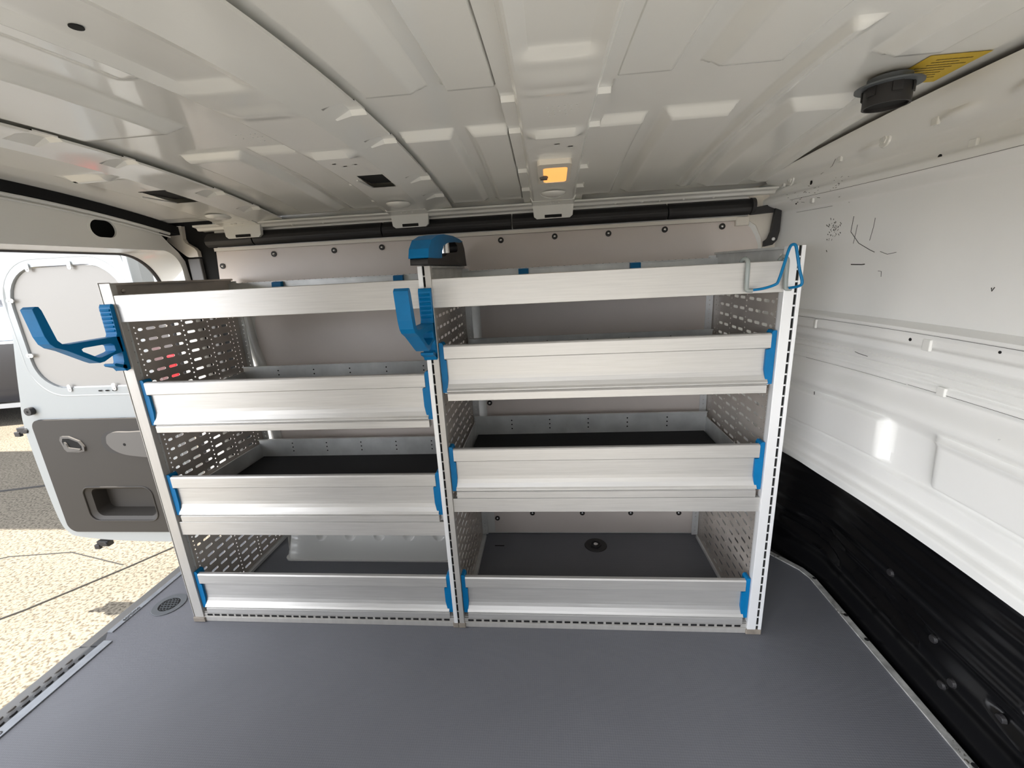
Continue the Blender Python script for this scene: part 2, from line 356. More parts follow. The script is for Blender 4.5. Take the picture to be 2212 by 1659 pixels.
# ceiling skin: pressed pads hang down between the bows
PADS = [  # x0, x1, y0, y1, bevel_x0, bevel_x1, bevel_y0, bevel_y1, depth
    (0.012, 0.128, -1.3, -0.300, .006, .026, .03, .010, .010), (0.155, 0.252, -1.3, -0.300, .010, .006, .03, .010, .010),
    (0.448, 0.550, -1.3, -0.296, .006, .008, .03, .010, .010), (0.588, 0.722, -1.3, -0.300, .030, .008, .03, .012, .011),
    (0.870, 0.985, -1.3, -0.27, .030, .012, .03, .012, .010),
    (0.002, 0.128, -0.088, 0.47, .006, .014, .026, .02, .010), (0.155, 0.252, -0.092, 0.47, .014, .006, .026, .02, .010),
    (0.444, 0.552, -0.092, 0.47, .006, .008, .026, .02, .010), (0.580, 0.732, -0.108, 0.47, .024, .012, .028, .02, .012),
    (0.765, 0.812, -0.400, 0.47, .010, .024, .012, .02, .008), (0.835, 0.975, -0.095, 0.47, .028, .012, .030, .02, .011),
    (1.00, 1.06, -0.06, 0.47, .022, .010, .03, .02, .009),
    (-0.555, -0.395, -0.062, 0.47, .008, .022, .016, .02, .010), (-0.375, -0.245, -0.075, 0.47, .022, .006, .024, .02, .008),
    (-0.62, -0.40, -1.3, -0.215, .010, .030, .03, .020, .012), (-0.33, -0.245, -1.3, -0.43, .035, .006, .03, .030, .008),
    (-1.10, -0.90, -0.20, 0.45, .014, .016, .03, .02, .008)]
def pad_h(x, y):
    h = 0.0
    for x0, x1, y0, y1, a, c, d, e, dep in PADS:
        if x0 < x < x1 and y0 < y < y1:
            h = max(h, 1.5 * dep * max(0, min(1, (x - x0) / a, (x1 - x) / c, (y - y0) / d, (y1 - y) / e)))
    return h
xs = sorted(set([round(-1.135 + 0.005 * i, 4) for i in range(470)] + [p[0] for p in PADS] + [p[1] for p in PADS]))
ys = sorted(set([round(-1.20 + 0.007 * i, 4) for i in range(244)] + [p[2] for p in PADS if p[2] > -1.2] + [p[3] for p in PADS]))
ceil_ = MB(); ceil_.grid(xs, ys, lambda x, y: (x, y, zc(y) + 0.017 - pad_h(x, y)))
ceil_.grid([-1.3, 1.46], lin(-1.3, 0.75, 20), lambda x, y: (x, y, zc(y) + 0.05))
ceiling = ceil_.build('ceiling', 'white', smooth=True, angle=55, kind='structure')

def bow(name, x0, x1, wl, wr, fl, fr, drop, holes, lips, lab, ys0=-1.2, ys1=0.492):
    """channel shaped roof bow: flat bottom x0..x1, webs wl/wr wide, flanges fl/fr wide; holes = [(x0,x1,y0,y1)], lips = [(y,..)]"""
    f0, f1 = x0 - wl - fl, x1 + wr + fr
    cross = [(f0, .006), (f0 + 1e-4, .001), (x0 - wl, .001), (x0 - wl * 0.5, -drop * 0.45), (x0, -drop), (x0 + .004, -drop - .001)]
    cr2 = [(x1 - .004, -drop - .001), (x1, -drop), (x1 + wr * 0.5, -drop * 0.45), (x1 + wr, .001), (f1 - 1e-4, .001), (f1, .006)]
    xe = set()
    for h in holes: xe |= {h[0], h[1]}
    mid = sorted(set([round(v, 4) for v in lin(x0 + .012, x1 - .012, 9)]) | xe)
    prof = cross + [(x, None) for x in mid] + cr2
    ye = set()
    for h in holes: ye |= {h[2], h[3]}
    yy = sorted(set([round(v, 4) for v in lin(ys0, ys1, 220)]) | ye)
    def off(px, pz, y):
        if pz is None:
            z = -drop - .001
            ex = sm((px - x0) / .03) * sm((x1 - px) / .03)
            for ly, lw, lh in lips:            # bright pressed lips and swages across the bottom
                t = (y - ly) / lw
                if abs(t) < 1: z -= lh * ex * (0.5 + 0.5 * math.cos(math.pi * t))
            if y < -0.42: z += 0.008 * ex * sm((-0.42 - y) / .05)   # recessed near part
            return z
        z = pz
        # joggled weld steps in the flanges
        if pz == .001 and pz is not None:
            for sy, w in ((-0.30, .055), (-0.115, .04), (0.02, .0), (0.16, .05), (0.33, .045)):
                if sy < y < sy + w: z += 0.008
        return z
    pu = list(range(len(prof)))
    m_ = MB()
    def fn(u, y): px, pz = prof[int(u)]; return (px, y, zc(y) + off(px, pz, y))
    def skip(u, y):
        px = 0.5 * (prof[int(u)][0] + prof[min(int(u) + 1, len(prof) - 1)][0])
        return any(h[0] < px < h[1] and h[2] < y < h[3] for h in holes)
    m_.grid(pu, yy, fn, skip)
    o = m_.build(name, 'white', ceiling, smooth=True, angle=13); o['label'] = lab
    for h in holes:      # dark inside of the box section behind each opening
        zz = zc(h[3]) - drop
        MB().box(h[0] - .004, h[1] + .004, h[2] - .004, h[3] + .004, zz + .012, zz + .030).build('bow_cavity', 'hole', o)
        if h[1] - h[0] > .03: MB().tube([(h[0], h[2], zz), (h[0], h[3], zz)], .002, 6).build('bow_cavity', 'white', o)
    # bolted end foot that drops over the cable duct
    e = MB(); c0, c1 = x0 - .004, x1 + .004; ze = zc(ys1)
    e.prism([(c0, ze - drop + .004), (c0 + .004, 1.304), (c0 + .014, 1.296), (c1 - .014, 1.296), (c1 - .004, 1.304), (c1, ze - drop + .004)], lambda p, q, t: (p, t, q), 0.484, 0.500)
    e.prism([(c0 - .006, ze), (c0, ze - drop - .002), (c1, ze - drop - .002), (c1 + .006, ze)], lambda p, q, t: (p, t, q + (zc(t) - ze)), 0.44, 0.486)
    cx = (x0 + x1) / 2
    e.box(cx - .03, cx + .03, 0.482, 0.4845, 1.299, 1.309, k=1)
    for dx in (-.02, 0, .02): e.dome((cx + dx, .455 + abs(dx) * .3, zc(.455) - drop - .002), .005, .003, 'z', -1)
    e.build('bow_foot', ['white', 'hole'], o, bevel=.003)
    d = MB(); d.dome((cx, .375, zc(.375) - drop + .002), .042, .016, 'z', -1, 28, 8)
    d.build('swage', 'white', o, smooth=True)
    return o
bowA = bow('roof_bow', 0.284, 0.420, .008, .008, .026, .024, .012, [(.352, .364, -.028, -.022), (.384, .396, -.006, 0.0)],
           [(-0.10, .034, .012), (-0.36, .05, .003), (-0.31, .02, .0025)], 'white roof bow carrying the interior lamp')
bowB = bow('roof_bow', -0.232, -0.100, .006, .062, .020, .030, .012, [(-.184, -.112, .096, .205), (-.20, -.19, -.01, -.004), (-.182, -.172, .012, .018), (-.15, -.142, .004, .010)],
           [(-0.075, .034, .012), (-0.33, .04, .003)], 'white roof bow with a rectangular opening, middle of the three')
bowC = bow('roof_bow', -0.885, -0.745, .008, .060, .020, .030, .012, [(-.825, -.752, .095, .215), (-.86, -.85, -.06, -.054)],
           [(-0.05, .034, .012), (-0.33, .04, .003)], 'white roof bow nearest the rear doors')
# stamped marks in the bows (rows of tiny dots)
st = MB()
for gx, gy in ((0.335, -0.245), (-0.335, -0.16)):
    for r_ in range(3):
        for c_ in range(6 - r_):
            if random.random() < .8: st.cyl((gx + .011 * c_ + .002 * r_, gy + .021 * r_, zc(gy + .021 * r_) + (-.0150 if gx > 0 else .0125)), .0013, .0008, n=6)
o = st.build('stamped_mark', 'galv', ceiling); o['kind'] = 'stuff'
# hole near the frame's top-left
o = MB().cyl((-0.181, -0.629, zc(-.629) - .0068), .007, .001).build('drain_hole', 'hole', bowB)

# wall_right: pressed white bulkhead
def prof_off(y, z):
    """relief of the bulkhead, negative = towards the load space"""
    o_ = 0.0
    o_ -= 0.028 * sm((z - 1.268) / 0.030) * (1 if z < 1.5 else 1)         # flange zone above the flat panel
    o_ += 0.010 * sm((z - 1.312) / 0.014) * (1 - sm((z - 1.345) / 0.014))   # groove
    o_ -= 0.006 * sm((z - 1.362) / 0.010)
    zz = z + 0.012 * sm((-y) / .3) * 0
    # ledge between flat panel and lower half
    o_ -= 0.018 * sm((0.955 - z) / 0.012)
    o_ += 0.003 * math.exp(-((z - 0.932) / 0.0025) ** 2)
    o_ += 0.026 * sm((0.910 - z) / 0.022)
    o_ -= 0.010 * sm((0.872 - z) / 0.012)
    for zr in (0.853, 0.835, 0.816): o_ += 0.0045 * math.exp(-((z - zr) / 0.0035) ** 2)
    o_ += 0.0035 * math.exp(-((z - 0.797) / 0.002) ** 2)
    o_ -= 0.016 * sm((0.790 - z) / 0.05) * (1 - sm((0.735 - z) / 0.05))
    # raised pads below
    pz = sm((z - 0.575) / 0.018) * (1 - sm((z - 0.690) / 0.014 ))
    tilt = 0.05 * (0.70 - z)
    pA = sm((0.50 - y) / .02) * sm((y + 0.014 + tilt) / .012)
    pz2 = sm((z - 0.575) / 0.018) * (1 - sm((z - 0.700) / 0.014))
    pB = sm((-0.140 - y - tilt) / .022)
    o_ -= 0.014 * max(pz * pA, pz2 * pB)
    o_ -= 0.006 * sm((0.572 - z) / 0.010)
    o_ -= 0.012 * sm((0.530 - z) / 0.020)
    o_ -= 0.010 * sm((0.500 - z) / 0.010)
    # embossed dishes along the top
    for cy, cz, ly, lz, an in ((0.44, 1.337, .045, .010, .25), (0.09, 1.368, .060, .011, .3), (-0.12, 1.380, .05, .011, .2), (-0.27, 1.385, .06, .012, .2)):
        if abs(y - cy) < .12:
            d = ((y - cy) / ly) ** 2 + ((z - cz - an * (cy - y) * .3) / lz) ** 2
            o_ -= 0.007 * (1 - d) if d < 1 else 0
    return o_ * 1.9
ysb = [round(-1.20 + 0.010 * i, 4) for i in range(174)]
zsb = [round(0.468 + 0.0035 * i, 4) for i in range(272)]
bk = MB()
def bfn(y, z):
    zt = z
    top = zc(y) + .006
    if z > 1.36: zt = 1.36 + (z - 1.36) * (top - 1.36) / (zsb[-1] - 1.36)
    s_ = sm((zt - 1.352) / max(.02, top - 1.352))
    x = xb(y) + prof_off(y, min(zt, 1.352 if zt < 1.352 else zt)) - 0.055 * s_ * (1 if y < .45 else 1)
    if z < 0.47: zt = z + 0.010 * sm((y - .1) / .3)
    return (x, y, zt)
bk.grid(ysb, zsb, bfn)
# folded lower edge
bk.grid(ysb, [0, 1], lambda y, t: (bfn(y, .468)[0] + (0 if t == 0 else .035), y, bfn(y, .468)[2] - (0 if t == 0 else .006)))
wall_right = bk.build('wall_right', 'bulk', smooth=True, angle=60, kind='structure')
def bulk_x(y, z): return xb(y) + prof_off(y, z) - (0.055 * sm((z - 1.352) / max(.02, zc(y) + .006 - 1.352)) if z > 1.352 else 0)
# joint tabs, bolts, holes of the bulkhead
tb = None
for y, z, w, h in ((0.327, 1.288, .014, .016), (-0.113, 1.322, .018, .018), (0.447, 1.352, .010, .012), (0.186, 1.372, .014, .014), (-0.076, 1.385, .016, .016), (0.262, 0.918, .010, .018), (-0.095, 0.912, .020, .018), (-0.118, 0.806, .020, .014)):
    x = bulk_x(y, z)
    MB().box(x - .0035, x + .004, y - w * .55, y + w * .55, z - h * .75, z + h * .75).build('joint_tab', 'white', wall_right, bevel=.0025, seg=3)
for y, z in ((0.397, 1.357), (0.049, 1.380), (-0.42, 1.38)):
    x = bulk_x(y, z); r_ = MB(); r_.cyl((x - .003, y, z), .017, .004, 'x', 24, r2=.019); r_.cyl((x - .006, y, z), .011, .003, 'x', 6); r_.cyl((x - .0065, y, z), .005, .0007, 'x', 8, k=1)
    r_.build('bolt', ['white', 'galv'], wall_right, bevel=.001)
r_ = MB()
for y, z, w, h in ((0.347, 1.337, .006, .006), (0.398, 1.286, .004, .007), (0.385, 1.288, .002, .003), (-0.057, 1.316, .005, .005), (-0.05, 0.918, .004, .004), (-0.25, .925, .003, .006)):
    x = bulk_x(y, z); r_.cyl((x - .0008, y, z), w, .001, 'x', 10)
r_.build('bulkhead_hole', 'hole', wall_right)
MB().box(1.42, 1.46, -1.26, 0.56, -0.1, 1.46).build('wall_right_leak_stop', 'black', kind='structure')  # unseen slab added to stop sun leaking in past the bulkhead
# long black scratches on the flat panel
sc = MB()
def scratch(pts, r=.0006): sc.tube([(bulk_x(y, z) - .0003, y, z) for y, z in pts], r, 5)
scratch([(0.219, 1.224), (0.222, 1.183), (0.19, 1.150), (0.150, 1.130), (0.135, 1.124)], .0008)
scratch([(0.118, 1.125), (0.095, 1.117), (0.07, 1.121)]); scratch([(0.149, 1.212), (0.150, 1.19), (0.156, 1.155)])
scratch([(0.203, 1.2), (0.205, 1.175), (0.208, 1.15)]); scratch([(0.205, 1.093), (0.190, 1.0925), (0.170, 1.092), (0.160, 1.093)], .0014)
scratch([(0.30, 1.352), (0.24, 1.362), (0.20, 1.372)]); scratch([(0.115, 1.075), (0.105, 1.074), (0.103, 1.06)]); scratch([(-.171, 1.043), (-.173, 1.036), (-.177, 1.044)], .001)
scratch([(0.148, 0.85), (0.13, 0.848), (0.10, 0.846)], .0008); scratch([(0.255, 0.70), (0.24, 0.695)], .0012)
for i in range(46):
    y, z = 0.285 + random.gauss(0, .012), 1.19 + random.gauss(0, .022); L = random.uniform(.001, .006)
    scratch([(y, z), (y + L * random.uniform(-1, 1), z + L)], random.uniform(.0004, .0010))
for i in range(30):
    y, z = random.uniform(.2, .42), 1.31 + random.gauss(0, .02); L = random.uniform(.001, .007)
    scratch([(y, z), (y + L, z + L * random.uniform(-.5, .5))], random.uniform(.0004, .0008))
for zz, y0, y1 in ((.9345, .36, -.4), (.7965, .33, -.02), (.7995, -.03, -.4), (1.297, .40, -.4), (1.262, .44, .30)):
    scratch([(y, zz) for y in lin(y0, y1, 24)], .00045)
o = sc.build('scuff_mark', 'ink', wall_right); o['kind'] = 'stuff'

# black lower bulkhead behind the floor's end
def bl_off(y, z):
    o_ = 0.02
    for zr, a in ((0.40, .010), (0.33, -.012), (0.27, .010), (0.19, -.016)): o_ += a * math.exp(-((z - zr) / 0.018) ** 2)
    o_ += 0.010 * math.sin(z * 42)
    for cy in (-0.02, -0.45, -0.9, 0.3):
        d = ((y - cy) / .13) ** 2 + ((z - .13 - .10 * (y - cy)) / .020) ** 2
        if d < 1: o_ += 0.022 * (1 - d) ** .5
        d = ((y - cy + .03) / .10) ** 2 + ((z - .19 - .10 * (y - cy)) / .014) ** 2
        if d < 1: o_ += 0.018 * (1 - d) ** .5
    return o_
def blx(y, z):
    base = 1.262 + 0.0 * z
    yy = min(y, 0.52)
    if yy > 0.22: base = 1.262 - 0.09 * sm((yy - .22) / .3)
    return base + bl_off(y, z) * (0.4 + 0.6 * sm((z + .0) / .1))
lo = MB(); lo.grid(ysb, lin(-0.03, 0.50, 90), lambda y, z: (blx(y, z), y, z))
wl = lo.build('wall_right_lower', 'black', smooth=True, angle=60); wl['kind'] = 'structure'
bt = MB()
for y, z in ((0.28, .42), (-.17, .16), (-.25, .11), (-.35, .13), (-.02, .24), (-.22, .07)):
    bt.cyl((blx(y, z) - .006, y, z), .009, .008, 'x', 14, r2=.012)
bt.build('rubber_grommet', 'blackmatt', wl, bevel=.001)

# wall_front: near side with the open side-door aperture the photo is taken through
wf = MB()
wf.box(-1.13, -0.40, -1.26, -1.20, -0.05, 1.46); wf.box(1.10, 1.46, -1.26, -1.20, -0.05, 1.46); wf.box(-0.40, 1.10, -1.26, -1.20, 1.22, 1.46)
wf.build('wall_front', 'white', kind='structure')

# wall_left: rear frame round the open back doors
def opening(y0, y1, z0, z1, r): return rrect(y0, y1, z0, z1, [r, r, .02, .02], 14)
O1 = opening(-1.06, 0.519, -0.004, 1.266, 0.075); O2 = opening(-1.0, 0.515, -0.03, 1.258, 0.155)
rf = MB()
hole_oval = rrect(0.196, 0.282, 1.300, 1.354, 0.027, 8)
top = [(.549, -.10), (.549, 1.151), (.541, 1.227), (.517, 1.262), (.482, 1.295), (.453, 1.326), (.437, 1.36)] + [(y, zc(y) - .022) for y in lin(0.44, -1.2, 20)]
rf.plate([(-1.2, -0.10)] + top, [O1, hole_oval], lambda p, q, t: (t, p, q), -1.122, -1.128)
n = len(O1); rf.add([(-1.122, p, q) for p, q in O1] + [(-1.215, p, q) for p, q in O2], [(i, (i + 1) % n, n + (i + 1) % n, n + i) for i in range(n)])
rf.plate([(-1.2, -0.10), (0.62, -0.10), (0.62, 1.40), (-1.2, 1.40)], [O2], lambda p, q, t: (t, p, q), -1.215, -1.225)
wall_left = rf.build('wall_left', 'white', smooth=True, angle=35, kind='structure')
MB().box(-1.21, -1.16, 0.15, 0.33, 1.28, 1.37).build('frame_cavity', 'hole', wall_left)
rr_ = MB(); m_ = len(hole_oval)
h2 = rrect(0.188, 0.290, 1.292, 1.362, 0.035, 8)
rr_.plate(h2, [hole_oval], lambda p, q, t: (t, p, q), -1.1225, -1.1205); rr_.build('hole_rim', 'white', wall_left)
# header lip and black weatherstrip slot above it
lp = MB(); lp.tube([(-1.117, y, zc(y) - .024) for y in lin(-1.2, 0.49, 30)], .0055, 8)
lp.tube([(-1.117, y, zc(y) - .036) for y in lin(-1.2, 0.49, 30)], .003, 8); lp.build('header_lip', 'white', wall_left, smooth=True)
bs = MB(); bs.prism([(-1.20, -.03), (-1.10, -.014), (-1.10, .012), (-1.20, .012)], lambda p, q, t: (p, t, q + zc(t)), -1.2, -1.1)
for a, c in zip(lin(-1.1, 0.55, 24)[:-1], lin(-1.1, 0.55, 24)[1:]):
    vs = [(x, y, zc(y) + z) for y in (a, c) for x, z in ((-1.20, -.02), (-1.112, -.017), (-1.112, .013), (-1.20, .013))]
    bs.add(vs, [(0, 1, 5, 4), (1, 2, 6, 5), (2, 3, 7, 6), (3, 0, 4, 7)])
bs.build('black_recess', 'hole', wall_left)
# rubber seal round the aperture
sl = MB(); O3 = opening(-1.008, 0.519, -0.03, 1.262, 0.158)
sl.tube([(-1.222, p, q) for p, q in O3] + [(-1.222, *O3[0])], .010, 8); sl.build('door_seal', 'blackmatt', wall_left, smooth=True)
# body corner between rear frame and lining: dark pillar cavity with a light strut
cv = MB(); cv.box(-1.22, -0.955, 0.556, 0.57, -0.05, 1.44); cv.build('pillar_cavity', 'hole', wall_back)
st_ = MB(); st_.prism([(-1.175, 1.31), (-1.135, 1.36), (-1.10, 1.36), (-1.105, 1.312), (-1.098, 1.296), (-1.067, 1.276), (-1.056, 1.262), (-1.056, 1.241), (-1.095, 1.241), (-1.105, 1.245), (-1.138, 1.274)], lambda p, q, t: (p, t, q), 0.535, 0.553)
o = st_.build('pillar_strut', 'lampwhite', wall_back, bevel=.006)
MB().box(-1.108, -1.056, 0.538, 0.554, 0.0, 1.236).build('pillar_strut', 'trimlight', wall_back, bevel=.003)

# ------------------------------------------------------------------ rear step
step = thing('step_plate', (-1.24, -0.5, -0.05), 'dark grey plastic rear step with raised tread marks outside the floor edge', 'step')
s_ = MB(); s_.prism([(-1.176, -0.015), (-1.176, -0.06), (-1.302, -0.11), (-1.302, -0.034), (-1.288, -0.028), (-1.262, -0.024)], lambda p, q, t: (p, t, q), -1.2, -0.10)
s_.prism([(-1.20, -0.015), (-1.20, -0.06), (-1.290, -0.10), (-1.290, -0.030), (-1.276, -0.022), (-1.244, -0.022), (-1.240, -0.028), (-1.236, -0.017)], lambda p, q, t: (p, t, q), -0.10, 0.52)
s_.build('body', 'tread', step, bevel=.003)
s_ = MB()
for i in range(34):
    for j in range(3):
        cx, cy = -1.200 - .026 * j, -1.15 + .031 * i + (.0155 if j % 2 else 0)
        if cy > -.13: continue
        zz = -0.015 - (abs(cx) - 1.176) * .11 + .001
        s_.tube([(cx + .0085 * math.cos(a) - .004, cy + .0105 * math.sin(a), zz) for a in lin(-1.2, 1.2, 7)], [.0015, .004, .005, .005, .005, .004, .0015], 6)
o = s_.build('tread_mark', 'blackmatt', step); o['kind'] = 'stuff'

# ------------------------------------------------------------------ door_1: open rear door
DY = 0.60
door = bpy.data.objects.new('door_1', None); COL.objects.link(door); door.location = (-1.8, DY + .03, -0.10); door['kind'] = 'structure'
door['label'] = 'open white rear door standing square to the load floor'
dout = smooth_path([(p[0], 0, p[1]) for p in [(-1.425, -0.09), (-1.55, -0.108), (-1.85, -0.105), (-2.09, -0.085), (-2.16, -0.055), (-2.19, 0.03), (-2.20, 0.30), (-2.195, 0.53), (-2.165, 0.66), (-2.13, 0.80), (-2.09, 0.95), (-2.055, 1.12), (-2.03, 1.25), (-1.98, 1.38), (-1.85, 1.44), (-1.62, 1.43), (-1.50, 1.36), (-1.455, 1.25), (-1.425, 1.0), (-1.415, 0.6), (-1.415, 0.2)]], 5)
dpts = [(p.x, p.z) for p in dout]
win = rrect(-2.040, -1.480, 0.705, 1.245, [0.16, 0.17, 0.13, 0.08], 10)
trm = rrect(-2.135, -1.500, -0.045, 0.555, [0.05, 0.04, 0.05, 0.05], 8)
pocket = rrect(-1.985, -1.615, 0.020, 0.205, [0.045, 0.04, 0.045, 0.045], 8)
d_ = MB(); d_.plate(dpts, [win, pocket], lambda p, q, t: (p, t, q), DY, DY + .075)
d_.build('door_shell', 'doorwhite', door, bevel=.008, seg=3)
# soft rolled frame round the window recess
w2 = rrect(-2.072, -1.448, 0.668, 1.277, [0.18, 0.20, 0.155, 0.10], 10)
d_ = MB(); n = len(w2)
d_.add([(p, DY - .001, q) for p, q in w2] + [(p, DY + .012, q) for p, q in win], [(i, (i + 1) % n, n + (i + 1) % n, n + i) for i in range(n)])
w3 = rrect(-2.085, -1.435, 0.655, 1.29, [0.19, 0.21, 0.165, 0.11], 10)
d_.add([(p, DY + .001, q) for p, q in w3] + [(p, DY - .001, q) for p, q in w2], [(i, (i + 1) % n, n + (i + 1) % n, n + i) for i in range(n)])
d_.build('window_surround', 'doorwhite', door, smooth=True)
d_ = MB(); d_.prism(rrect(-2.036, -1.484, 0.709, 1.241, [0.157, 0.167, 0.127, 0.077], 10), lambda p, q, t: (p, t, q), DY + .010, DY + .018)
o = d_.build('window_blank', 'hardboard', door, bevel=.002); o['label'] = 'cream hardboard panel filling the door window'
# retaining clips
cl0 = None
for x, z, an in ((-1.90, 1.243, 90), (-1.70, 1.243, 90), (-2.035, 1.108, 0), (-2.030, 0.862, 0), (-1.885, 0.705, 90), (-1.66, 0.705, 90)):
    c_ = MB(); ca, sa = math.cos(math.radians(an)), math.sin(math.radians(an))
    pl = rrect(-.017, .017, -.009, .009, .0085, 5)
    c_.prism([(x + p * ca - q * sa, z + p * sa + q * ca) for p, q in pl], lambda p, q, t: (p, t, q), DY - .006, DY - .003)
    c_.cyl((x + .006 * ca * (-1), DY - .009, z + .006 * sa * (-1)), .0035, .004, 'y', 10)
    c_.box(x - .004, x + .004, DY - .004, DY + .012, z - .004, z + .004)
    o = c_.build('panel_clip', 'galv', door); o['label'] = 'small grey clip on the window panel'
# slots under the panel
s_ = MB()
for x in (-1.735, -1.70, -1.665): s_.prism(circ(0, 0, 1, 12), lambda p, q, t, x=x: (x + p * .010, t, .688 + q * .0035), DY - .0042, DY - .003)
s_.build('drain_slot', 'hole', door)
# black rubber buffers
for x, z in ((-2.12, 0.60), (-2.115, 1.20)):
    r_ = MB(); r_.cyl((x, DY - .022, z), .019, .022, 'y', 24); r_.cyl((x, DY - .023, z), .006, .002, 'y', 12, k=1); r_.build('rubber_buffer', ['blackmatt', 'hole'], door, bevel=.003)
# trim panel with handle, latch dish and pocket
pocket = rrect(-1.985, -1.615, 0.020, 0.205, [0.045, 0.04, 0.045, 0.045], 8)
d_ = MB(); d_.plate(trm, [pocket], lambda p, q, t: (p, t, q), DY - .014, DY + .0); trim = d_.build('trim_panel', 'trimgrey', door, bevel=.006, seg=3); trim['label'] = 'brown-grey plastic trim panel with a storage pocket'
pi = rrect(-1.955, -1.632, 0.040, 0.190, [0.035, 0.03, 0.035, 0.035], 8); n = len(pi)
d_ = MB(); pf = rrect(-1.945, -1.645, 0.055, 0.185, .03, 8)
d_.add([(p, DY - .013, q) for p, q in pocket] + [(p, DY - .002, q) for p, q in pi] + [(p, DY + .060, q) for p, q in pf],
       [(i, (i + 1) % n, n + (i + 1) % n, n + i) for i in range(n)] + [(n + i, n + (i + 1) % n, 2 * n + (i + 1) % n, 2 * n + i) for i in range(n)] + [tuple(range(2 * n, 3 * n))])
d_.build('storage_pocket', 'trimgrey', trim, smooth=True, angle=30)
pk = MB(); pk.tube([(p, DY - .014, q) for p, q in pocket] + [(pocket[0][0], DY - .014, pocket[0][1])], .004, 8); pk.build('pocket_rim', 'trimgrey', trim, smooth=True)
hb = [(-2.005, .455), (-1.995, .475), (-1.955, .474), (-1.905, .450), (-1.888, .420), (-1.892, .398), (-1.925, .392), (-1.985, .396), (-1.995, .410)]
d_ = MB(); d_.prism([(p, q) for p, q in hb], lambda p, q, t: (p, t, q), DY - .022, DY - .012); hd = d_.build('inner_handle', 'trimlight', trim, bevel=.006, seg=3)
hb2 = [(-1.946 + (p + 1.946) * .78, .434 + (q - .434) * .74) for p, q in hb]
MB().prism(hb2, lambda p, q, t: (p, t, q), DY - .0235, DY - .016).build('handle_recess', 'hole', hd)
hb3 = [(-1.982, .412), (-1.975, .450), (-1.967, .440), (-1.962, .420), (-1.905, .412), (-1.905, .405), (-1.96, .403)]
MB().prism(hb3, lambda p, q, t: (p, t, q), DY - .030, DY - .022).build('handle_lever', 'trimlight', hd, bevel=.003)
d_ = MB(); d_.prism([(-1.735 + .062 * math.cos(a) , .437 + .056 * math.sin(a)) for a in lin(0, 6.1, 30)], lambda p, q, t: (p, t, q), DY - .0165, DY - .013); d_.build('grab_recess', 'blackmatt', trim)
d_ = MB(); gl = [(-1.755, .44), (-1.745, .475), (-1.71, .492), (-1.64, .492), (-1.54, .490), (-1.52, .44), (-1.54, .372), (-1.62, .372), (-1.69, .385), (-1.735, .41)]
sp = [(p.x, p.z) for p in smooth_path([(a, 0, c) for a, c in gl + [gl[0]]], 4)][:-1]
d_.prism(sp, lambda p, q, t: (p, t, q), DY - .030, DY - .014); gr = d_.build('grab_dish', 'trimlight', trim, bevel=.008, seg=3)
MB().cyl((-1.665, DY - .0308, .432), .007, .001, 'y', 10).build('screw_hole', 'hole', gr)
# latches on the door edges
for x, z in ((-1.99, -0.125), (-2.21, 0.50)):
    l_ = MB(); l_.box(x - .035, x + .03, DY + .0, DY + .03, z - .016, z + .014); l_.box(x - .05, x - .02, DY - .004, DY + .012, z - .03, z - .006); l_.cyl((x + .02, DY - .006, z), .010, .012, 'y', 12)
    l_.build('door_latch', 'blackmatt', door, bevel=.003)
# stiffened hinge edge
d_ = MB(); d_.prism([(-1.455, DY - .001), (-1.425, DY - .008), (-1.405, DY + .02), (-1.40, DY + .075), (-1.44, DY + .075)], lambda p, q, t: (p, q, t), -0.06, 1.30); d_.build('hinge_edge', 'doorwhite', door, bevel=.005)
for z in (0.15, 1.0):
    h_ = MB(); h_.box(-1.43, -1.225, DY + .02, DY + .035, z - .03, z + .03); h_.cyl((-1.24, DY + .03, z - .035), .012, .07, 'z', 12); h_.build('door_hinge', 'doorwhite', door, bevel=.003)

